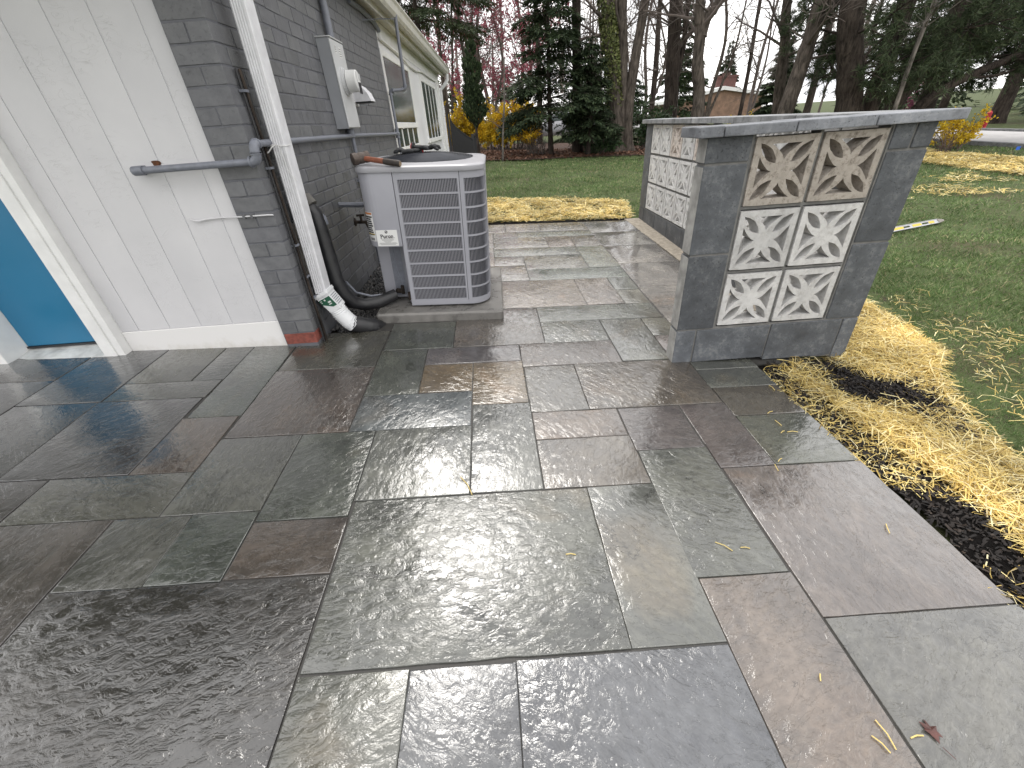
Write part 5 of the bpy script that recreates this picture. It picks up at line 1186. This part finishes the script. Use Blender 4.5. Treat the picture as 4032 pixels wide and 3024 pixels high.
# smaller bare trees and red-budding trees behind
spec = [(-2.2, 26, .13, 'slim bare tree with red buds left above the house gutter', M_bud), (-.2, 29, .14, 'bare tree with red buds above the slender conifer', M_bud), (2.0, 31, .16, 'tall bare tree with dark red buds behind the hemlock', M_bud), (-1.1, 24, .09, 'thin many-branched bare tree beside the house corner', None),
        (6.1, 27, .12, 'fine-twigged bare tree behind the three-stemmed tree', None), (9.2, 30, .13, 'bare tree behind the dark red brown trunk', None), (13.2, 30, .14, 'bare tree seen between the forked trunk and the slim trunk', None), (17.5, 33, .14, 'bare tree behind the leaning trunk', None), (22.5, 31, .15, 'bare tree behind the pine trunks', None)]
for i, (x, y, rr0, lab, bud) in enumerate(spec):
    r = random.Random(100 + i); z0 = float(gz(x, y))
    bare_tree('bare_tree', lab, [([(x, y, z0 - .05), (x + r.uniform(-.2, .2), y, z0 + 2), (x + r.uniform(-.5, .5), y, z0 + 5), (x + r.uniform(-.8, .8), y, z0 + 9)], rr0, .05), ([(x + .05, y, z0 + .8), (x + r.uniform(-1.2, 1.2), y, z0 + 4), (x + r.uniform(-2, 2), y, z0 + 8)], rr0 * .6, .03)],
              M_twig if i % 2 else M_bark, 100 + i, 13, 3.4, 1.6, maxl=2, buds=bud, nb=11000 if bud else 0, kids=(7, 6, 3), bud_size=.10)

for i, (px, Y, rr0, lab) in enumerate(((2120, 25, .13, 'dark straight trunk seen through the hemlock'), (2575, 26, .15, 'dark straight trunk left of the thick red brown trunk'), (2940, 30, .12, 'thin dark trunk in front of the neighbour house gable'), (3210, 24, .16, 'dark trunk behind the leaning forked trunk'), (3560, 24, .2, 'dark trunk glimpsed between the pine limbs'), (3760, 27, .2, 'dark trunk behind the pine limbs left of the road'))):
    p = at(px, 300, Y); z0 = float(gz(p.x, Y)); bare_tree('pine_tree', lab, [([(p.x, Y, z0 - .05), (p.x + .05, Y, z0 + 3), (p.x - .05, Y, z0 + 6), (p.x, Y, z0 + 11)], rr0, rr0 * .6)], M_barkd, 200 + i, 9, 2.0, 2.2, maxl=1, group='straight trunks in the middle distance')
# --- conifers
def conifer(name, label, x, y, H, R, seed, mat, nleaf, z0=.4, tiers=34, droop=.25, leaf=(.10, .22), wd=.05, pw=.9, group='evergreen trees behind the lawn', upsweep=0.0, trunk_r=.09):
    r = random.Random(seed); base = gb(x, y); rt = wrap_root(name, base, label, 'tree', group); g = base[2]
    mb = MB(); stem(mb, [base, (x + r.uniform(-.08, .08), y, g + H * .5), (x, y, g + H)], trunk_r, .015, seed, 8); child(mb, 'trunk', M_barkd, rt, 60)
    lm = MB(); seg = []
    for k in range(tiers):
        t = (k + r.random()) / tiers; z = g + z0 + (H - z0) * t; L = R * ((1 - t) ** pw) * r.uniform(.62, 1.12) + .06
        for j in range(4 if t < .8 else 3):
            a = r.uniform(0, 6.283); d = Vector((math.cos(a), math.sin(a), r.uniform(.0, .25) + upsweep)); pts = [Vector((x, y, z))]; cur = pts[0].copy(); m_ = 4
            for q in range(m_):
                d = (d + Vector((r.gauss(0, .10), r.gauss(0, .10), -droop * .45 + upsweep * .2))).normalized(); cur = cur + d * L / m_; pts.append(cur.copy())
            lm.tube(pts, [.020 * (1 - .2 * q) * (.4 + L / max(R, .1) * .6) for q in range(m_ + 1)], 3, False)
            for q in range(m_): seg.append((pts[q], pts[q + 1], L, q))
    child(lm, 'branches', M_barkd, rt, 60)
    rng = np.random.default_rng(seed); A = np.array([s[0][:] for s in seg]); Bv = np.array([s[1][:] for s in seg]); W = np.array([s[2] * (.35 + s[3]) for s in seg]); W /= W.sum()
    i = rng.choice(len(seg), nleaf, p=W); t = rng.uniform(0, 1, nleaf)[:, None]; ax = unit(Bv[i] - A[i]); P = A[i] * (1 - t) + Bv[i] * t
    Lb = np.array([s[2] for s in seg])[i][:, None]; side = unit(np.cross(ax, np.array([[0, 0, 1.]]))) * rng.choice([-1, 1], nleaf)[:, None]
    off = rng.uniform(0, 1, nleaf)[:, None] ** 1.3 * np.minimum(.34, Lb * .34); P = P + side * off + np.stack([np.zeros(nleaf), np.zeros(nleaf), -off[:, 0] * droop * 1.2 + rng.normal(0, .02, nleaf)], 1)
    D = ax * .7 + side * .8 + rng.normal(0, .3, (nleaf, 3)); D[:, 2] -= droop * .8 - upsweep
    V, Fc = diamonds(P, D, rng.uniform(*leaf, nleaf), wd, rng, (0, 0, 1)); np_child(V, Fc, 'foliage', mat, rt); return rt
conifer('hemlock_tree', 'broad dark hemlock with drooping sprays behind the lawn', 2.05, 17.2, 6.8, 2.0, 1, M_hem, 26000, z0=1.1, tiers=34, pw=.75)
conifer('hemlock_tree', 'second hemlock crowding against the straight dark trunk', 3.35, 17.0, 3.4, 1.15, 2, M_hem, 11000, z0=.7, tiers=22, pw=.6)
conifer('arborvitae_tree', 'slender dark conifer in front of the yellow forsythia', -.52, 16.2, 3.15, .62, 3, M_hem, 7000, z0=.95, tiers=26, droop=-.1, upsweep=.7, pw=.55, leaf=(.07, .15), wd=.04, trunk_r=.05)
def spire(px, py, Y):
    p = at(px, py, Y); return p.x, Y, p.z - float(gz(p.x, Y))
SPA, SPB, SPC = spire(2888, 150, 104), spire(3120, 110, 66), spire(2705, 190, 100)
conifer('spruce_tree', 'sparse spruce above the chimney of the neighbour house', *SPA, 3.6, 4, M_hem, 7000, z0=1.5, tiers=26, leaf=(.5, .95), wd=.26, trunk_r=.25)
conifer('spruce_tree', 'dense green spruce right of the neighbour house', *SPB, 3.0, 5, M_hem, 14000, z0=.5, tiers=34, leaf=(.4, .75), wd=.2, trunk_r=.2)
conifer('spruce_tree', 'tall spruce behind the forked brown trunk', *SPC, 3.4, 6, M_pinel, 7000, z0=1.0, tiers=26, leaf=(.5, .95), wd=.26, trunk_r=.25)
conifer('spruce_tree', 'light green spruce left of the neighbour house', 12.0, 32, 8.5, 2.2, 7, M_pinel, 8000, z0=.6, tiers=28, leaf=(.2, .4), wd=.11, trunk_r=.14)
conifer('hemlock_tree', 'dark evergreen between the ivy trunk and the straight trunk', 4.0, 20.5, 3.6, 1.0, 8, M_hem, 9000, z0=.3, tiers=20, pw=.4, trunk_r=.06)
conifer('hemlock_tree', 'dark evergreen behind the end of the screen wall', 6.2, 22, 2.6, 1.1, 9, M_hem, 9000, z0=.2, tiers=18, pw=.4, trunk_r=.06)
conifer('pine_tree', 'drooping pine tip hanging above the house gutter', -2.6, 21, 9.5, 3.3, 10, M_pine, 22000, z0=4.3, tiers=22, pw=.6, leaf=(.14, .3), wd=.045, trunk_r=.16)

# --- big pines at the right with long limbs and needle tufts
def big_pine(label, stems, seed, zr, nl, Lr, az, ntuft, mat=M_pine, maxl=3):
    r = random.Random(seed); rt = wrap_root('white_pine', V3(stems[0][0][0]), label, 'tree', 'white pines at the right'); lm = MB(); tips = []
    for pts, r0, r1 in stems:
        mb = MB(); P, rr = stem(mb, pts, r0, r1, seed); child(mb, 'trunk', M_barkd, rt, 60)
        cand = [i for i in range(len(P)) if zr[0] < P[i].z < zr[1]]
        for j in range(nl):
            i = r.choice(cand); a = R_(r.uniform(*az)); d = Vector((math.sin(a), math.cos(a), r.uniform(-.05, .45)))
            limb(lm, r, P[i], d, r.uniform(*Lr), r.uniform(.03, .06), 1, maxl, dict(kids=(0, 9, 5), wob=.13, up=.02, t0=.18, ang=(30, 65), ratio=(.28, .5)), tips, droop=.03)
    child(lm, 'branches', M_barkd, rt, 60)
    rng = np.random.default_rng(seed); P, D = tip_points(tips, seed, ntuft); m_ = 7
    P = np.repeat(P, m_, 0) + rng.normal(0, .03, (ntuft * m_, 3)); D = np.repeat(D, m_, 0) * .55 + rng.normal(0, .55, (ntuft * m_, 3)); D[:, 2] += .05
    V, Fc = tris(P, D, rng.uniform(.12, .24, len(P)), .020, rng); np_child(V, Fc, 'needles', mat, rt); return rt
big_pine('huge dark pine trunk behind the screen wall cap', [([gb(11.35, 15), (11.1, 15, .9), (10.75, 15, 2.0), (10.25, 15, 3.6), (9.9, 15, 8)], .40, .26)], 1, (1.4, 6.5), 15, (1.6, 3.0), (-60, 200), 2600)
big_pine('leaning pine trunks spreading right behind the screen wall cap', [([gb(11.9, 15.4), (12.0, 15.4, 1.0), (12.1, 15.4, 2.6), (12.05, 15.4, 5)], .29, .20), ([gb(12.3, 15.5), (12.9, 15.5, 1.1), (13.6, 15.6, 2.4), (14.2, 15.6, 4.5)], .26, .17), ([gb(12.5, 15.2), (13.6, 15.0, 1.2), (15.2, 14.8, 1.95), (17.2, 14.6, 2.5)], .17, .07)], 2, (1.2, 5.0), 11, (1.6, 3.4), (30, 170), 5000)
big_pine('pine beside the road with dense dark foliage in the upper right corner', [([gb(15.2, 17), (15.3, 17, 2), (15.4, 17, 4.5), (15.5, 17, 9)], .30, .2)], 3, (1.9, 7.5), 28, (2.2, 4.2), (0, 360), 6800)
big_pine('distant pine across the road with dark foliage', [([gb(24.5, 23), (24.5, 23, 3), (24.6, 23, 6), (24.6, 23, 10)], .32, .2)], 4, (1.6, 9), 32, (2.6, 5.2), (0, 360), 6500)
big_pine('second distant pine across the road at the right edge', [([gb(31, 22), (31, 22, 3), (31, 22, 6), (31, 22, 10)], .32, .2)], 5, (1.8, 9), 24, (2.6, 5.2), (0, 360), 3600)
bare_tree('maple_tree', 'bare drooping grey twigs hanging in front of the pines', [([gb(11.6, 13.8), (11.5, 13.8, 2), (11.6, 13.8, 4.5), (11.4, 13.8, 9)], .06, .04)], M_barkl, 61, 22, 3.0, 2.4, maxl=2, kids=(6, 5, 3), twig=M_barkl)

# --- shrubs
def shrub(name, label, x, y, w, h, seed, stems, nfl, mat, size=.05, leafw=.04, group=None, sm=M_twig, spread=.8):
    r = random.Random(seed); base = gb(x, y); rt = wrap_root(name, base, label, 'shrub', group); mb = MB(); tips = []
    for j in range(stems):
        a = r.uniform(0, 6.283); d = Vector((math.cos(a) * spread * r.uniform(.1, 1), math.sin(a) * .6 * spread * r.uniform(.1, 1), 1)); p = Vector((x + r.uniform(-.5, .5) * w * .7, y + r.uniform(-.2, .2) * w, base[2]))
        limb(mb, r, p, d, h * r.uniform(.4, 1.1), .014, 2, 3, dict(kids=(0, 0, 4), wob=.13, up=-.03, ratio=(.3, .5), t0=.3), tips, droop=.03)
    child(mb, 'stems', sm, rt, 60); rng = np.random.default_rng(seed); P, D = tip_points(tips, seed, nfl); P = P + rng.normal(0, .025, P.shape)
    V, Fc = diamonds(P, rng.normal(size=P.shape), rng.uniform(.6, 1.4, len(P)) * size, leafw, rng); np_child(V, Fc, 'flowers' if mat in (M_fors, M_pink) else 'leaves', mat, rt); return rt
shrub('forsythia_bush', 'big yellow forsythia in bloom beyond the house corner', .8, 21.5, 3.0, 1.7, 1, 90, 26000, M_fors, .075, .06, 'forsythia bushes')
shrub('forsythia_bush', 'yellow forsythia partly hidden by the black gate', -1.4, 22.5, 2.0, 1.9, 2, 60, 15000, M_fors, .075, .06, 'forsythia bushes')
shrub('forsythia_bush', 'yellow forsythia sprigs showing above the wall cap', 9.1, 17.8, .9, 1.55, 3, 9, 800, M_fors, .06, .05, 'forsythia bushes')
shrub('forsythia_bush', 'small yellow forsythia beyond the right end of the cap', 14.0, 14.1, .9, .95, 4, 26, 3600, M_fors, .06, .045, 'forsythia bushes')
shrub('bare_shrub', 'twiggy reddish shrub in front of the right forsythia', 12.9, 13.1, .5, .6, 5, 16, 160, M_litter, .03, .02)
shrub('bare_shrub', 'tan twiggy shrub below the big forsythia', 1.55, 17.6, .8, .8, 6, 30, 200, M_litter, .03, .02, None, M_barkl)
shrub('rhododendron', 'low green rhododendron at the foot of the ivy trunk', 4.0, 17.3, .7, .9, 7, 22, 1500, M_holly, .12, .06)
shrub('rhododendron', 'green broad-leaved shrub behind the corner of the screen wall', 6.1, 18.6, .9, 1.5, 8, 30, 2600, M_holly, .12, .06)
shrub('holly_bush', 'dark holly beside the ivy trunk', 3.95, 18.9, .9, 2.6, 9, 30, 5200, M_holly, .10, .055)
shrub('redbud_tree', 'pink blossoming tree across the road', 35.5, 41, 2.6, 2.0, 10, 26, 800, M_pink, .18, .14)

# --- black gate at the far house corner
fg = wrap_root('metal_gate', Vector((-1.22, 14.0, float(gz(-1.2, 14)))), 'black picket gate with curved top beyond the house corner', 'gate')
z0 = float(gz(-1.2, 14)) + .06; gate_top = lambda t: 1.60 - .60 * (t ** .62)
for i in range(26):
    t = i / 25; x = -1.20 + .56 * t; y = 14.0 + .55 * t; child(MB().box(x - .012, x + .012, y - .010, y + .010, z0, gate_top(t)), 'picket', M_black, fg, 0)
tp = [(-1.20 + .56 * t, 14.0 + .55 * t, gate_top(t) - .04) for t in [i / 14 for i in range(15)]]
child(MB().tube(tp, .022, 5), 'top_rail', M_black, fg); child(MB().tube([(p[0], p[1], z0 + .10) for p in tp], .020, 4), 'bottom_rail', M_black, fg)
for x, y, h in ((-1.26, 13.95, 1.66), (-.63, 14.57, 1.12)): child(MB().box(x - .035, x + .035, y - .035, y + .035, z0 - .06, h), 'post', M_black, fg, 0)
for i in range(12):
    t = i / 11; x = -.62 + .05 * t; y = 14.6 + 3.2 * t; child(MB().box(x - .012, x + .012, y - .012, y + .012, z0, 1.12), 'picket', M_black, fg, 0)
child(MB().box(-.63, -.58, 14.6, 17.8, 1.05, 1.09), 'top_rail', M_black, fg, 0)

# --- neighbour house with chimney, brick house and parked cars
nh = wrap_root('neighbour_house', Vector((37.5, 80, .3)), 'low tan brick house with white gable trim and chimney', 'house')
gx = [30.2, 37.3, 44.4]; gzv = [2.45, 3.62, 2.40]
child(MB().add([(gx[0], 80, -.4), (gx[2], 80, -.4), (gx[2], 80, gzv[2]), (gx[1], 80, gzv[1]), (gx[0], 80, gzv[0]), (gx[0], 92, -.4), (gx[2], 92, -.4), (gx[2], 92, gzv[2]), (gx[1], 92, gzv[1]), (gx[0], 92, gzv[0])],
      [(0, 1, 2, 3, 4), (9, 8, 7, 6, 5), (0, 5, 6, 1), (1, 6, 7, 2), (4, 9, 5, 0)]), 'wall', M_neigh, nh, 0)
child(MB().add([(gx[0] - .9, 79.5, gzv[0] - .12), (gx[1], 79.5, gzv[1] + .02), (gx[2] + .9, 79.5, gzv[2] - .12), (gx[0] - .9, 92.5, gzv[0] - .12), (gx[1], 92.5, gzv[1] + .02), (gx[2] + .9, 92.5, gzv[2] - .12),
                (gx[0] - .9, 79.5, gzv[0] + .33), (gx[1], 79.5, gzv[1] + .5), (gx[2] + .9, 79.5, gzv[2] + .33), (gx[0] - .9, 92.5, gzv[0] + .33), (gx[1], 92.5, gzv[1] + .5), (gx[2] + .9, 92.5, gzv[2] + .33)],
      [(0, 1, 7, 6), (1, 2, 8, 7), (6, 7, 10, 9), (7, 8, 11, 10), (0, 6, 9, 3), (2, 5, 11, 8), (3, 9, 10, 4), (4, 10, 11, 5), (0, 3, 4, 1), (1, 4, 5, 2)]), 'roof', M_trim, nh, 0)
child(MB().box(37.0, 40.2, 82, 83.2, 3.6, 5.35).box(36.85, 40.35, 81.85, 83.35, 5.351, 5.6).box(38.1, 39.2, 82.2, 83.0, 5.601, 5.95), 'chimney', M_chim, nh, 0)
child(MB().box(44.1, 44.45, 79.9, 79.98, -.4, 2.3), 'downpipe', M_trim, nh, 0)
rh = wrap_root('brick_house', Vector((8, 42, .3)), 'red brick house glimpsed behind the hemlock and ivy trunk', 'house')
child(MB().box(3.5, 9.5, 42, 50, -.2, 2.2), 'wall', M_chim, rh, 0); child(MB().add([(3, 41.4, 2.2), (10, 41.4, 2.2), (10, 46, 3.3), (3, 46, 3.3), (3, 50.6, 2.2), (10, 50.6, 2.2)], [(0, 1, 2, 3), (3, 2, 5, 4), (0, 3, 4), (1, 5, 2)]), 'roof', M_trim, rh, 0)
for x in (4.6, 7.2): w_ = child(MB().box(x, x + 1.3, 41.93, 41.98, .8, 1.9), 'window', M_trim, rh, 0); rel(MB().box(x + .1, x + 1.2, 41.90, 41.925, .9, 1.8), 'window_pane', M_glass, rh)
def car(label, x, y, rz, mat):
    rt = tag(empty('parked_car', (x, y, float(gz(x, y)))), label, 'car', 'cars parked behind the trees'); rt.rotation_euler = (0, 0, rz)
    side = [(-2.2, .35), (-2.25, .75), (-1.6, .92), (-.9, 1.0), (-.35, 1.42), (1.0, 1.45), (1.7, 1.02), (2.2, .95), (2.25, .4)]
    mb = MB(); n = len(side); mb.add([(a, s * .85 * (1 if z < 1.1 else .8), z) for s in (-1, 1) for a, z in side], [tuple(range(n)), tuple(range(2 * n - 1, n - 1, -1))] + [(i, n + i, n + (i + 1) % n, (i + 1) % n) for i in range(n)])
    mb.build('body', mat, rt, bevel=.04, seg=2, smooth=40)
    for s in (-1, 1):
        MB().add([(-.72, s * .86, 1.03), (1.5, s * .86, 1.06), (.95, s * .72, 1.38), (-.32, s * .72, 1.36)], [(0, 1, 2, 3)]).build('side_window', M_glass, rt)
        for a in (-1.4, 1.4):
            w_ = MB().tube([(a, s * .72, .32), (a, s * .90, .32)], .32, 16).build('tyre', M_black, rt); MB().tube([(0, 0, 0), (0, s * .01, 0)], .19, 12).build('rim', M_silver, w_).location = (a, s * .905, .32)
    return rt
car('silver car glimpsed behind the hemlock trunks', 3.6, 27, .15, M_silver); car('white car parked right of the straight dark trunk', 6.0, 29, .1, M_trim); car('dark car at the right edge across the road', 27.5, 22.6, .5, M_black)
# --- hydrant and marker flags
hy = wrap_root('fire_hydrant', Vector((20.9, 20, float(gz(20.9, 20)))), 'small red fire hydrant across the road', 'hydrant'); z = hy.location.z
child(MB().tube([(20.9, 20, z), (20.9, 20, z + .04), (20.9, 20, z + .05), (20.9, 20, z + .50), (20.9, 20, z + .62), (20.9, 20, z + .70)], [.11, .11, .075, .075, .085, .02], 10), 'barrel', M_red, hy); child(MB().tube([(20.76, 20, z + .40), (21.04, 20, z + .40)], .04, 8), 'outlets', M_red, hy)
for (x, y, lab, col) in ((13.7, 12.0, 'blue marker flag on the lawn beside the road', (.02, .12, .55)),):
    z = float(gz(x, y)); f_ = tag(empty('marker_flag', (x, y, z)), lab, 'flag'); rel(MB().tube([(x, y, z), (x, y, z + .20)], .003, 4), 'wire', M_darkm, f_); rel(MB().box(x, x + .11, y - .001, y + .001, z + .12, z + .20), 'pennant', simple('flag_plastic', col, .5, .1, 9, .1), f_)

# --- distant woods: one grey-brown mass of trunks and twigs, with dark evergreens
def distant_woods():
    r = random.Random(9); mb = MB(); tips = []
    for i in range(115):
        a = R_(r.uniform(-14, 74)); d = r.uniform(48, 95); x, y = d * math.sin(a), d * math.cos(a)
        if R_(17) < a < R_(33): continue
        z = float(gz(x, y)); h = r.uniform(9, 16); p = Vector((x, y, z)); mb.tube([p, p + Vector((r.uniform(-.4, .4), 0, h * .5)), p + Vector((r.uniform(-1, 1), 0, h))], [r.uniform(.12, .24), .12, .03], 4, False)
        for j in range(13):
            t = r.uniform(.18, .95); q = p + Vector((0, 0, h * t)); dd = rdir(r); dd.z = abs(dd.z) * .7 + .3; limb(mb, r, q, dd, r.uniform(1.6, 3.6), .05, 2, 3, dict(kids=(0, 0, 6), wob=.15, up=.05, minr=.012), tips)
    o = mb.build('distant_woods', simple('far_twigs', (.145, .118, .105), .95, .3, .2, 0), smooth=60); tag(o, 'grey brown leafless woods in the distance', 'woods', kind='stuff')
    rng = np.random.default_rng(3); n = 17000; a = np.radians(np.concatenate([rng.uniform(46, 74, n // 2), rng.uniform(-14, 60, n - n // 2)])); c = rng.integers(0, 46, n); rr2 = np.random.default_rng(4)
    ca = np.radians(np.concatenate([rr2.uniform(34, 76, 34), rr2.uniform(-12, 17, 12)])); cd = np.concatenate([rr2.uniform(40, 85, 34), rr2.uniform(62, 95, 12)]); ch = rr2.uniform(4, 9, 46)
    t = rng.uniform(0, 1, n) ** 1.4; rad = (1 - t) * 2.4 * rng.uniform(.3, 1, n); th = rng.uniform(0, 6.28, n)
    P = np.stack([cd[c] * np.sin(ca[c]) + rad * np.cos(th), cd[c] * np.cos(ca[c]) + rad * np.sin(th), -.4 + t * ch[c]], 1); D = np.stack([np.cos(th), np.sin(th), -.3 + 0 * th], 1) + rng.normal(0, .3, (n, 3))
    keep = ~((P[:, 0] > 27) & (P[:, 0] < 49) & (P[:, 1] > 60)); P, D = P[keep], D[keep]
    V, Fc = diamonds(P, D, rng.uniform(.5, 1.0, len(P)), .34, rng, (0, 0, 1)); tag(obj('distant_evergreens', np_mesh('distant_evergreens', V, Fc), M_pine), 'dark evergreen thicket in the distance', 'woods', kind='stuff')
distant_woods()
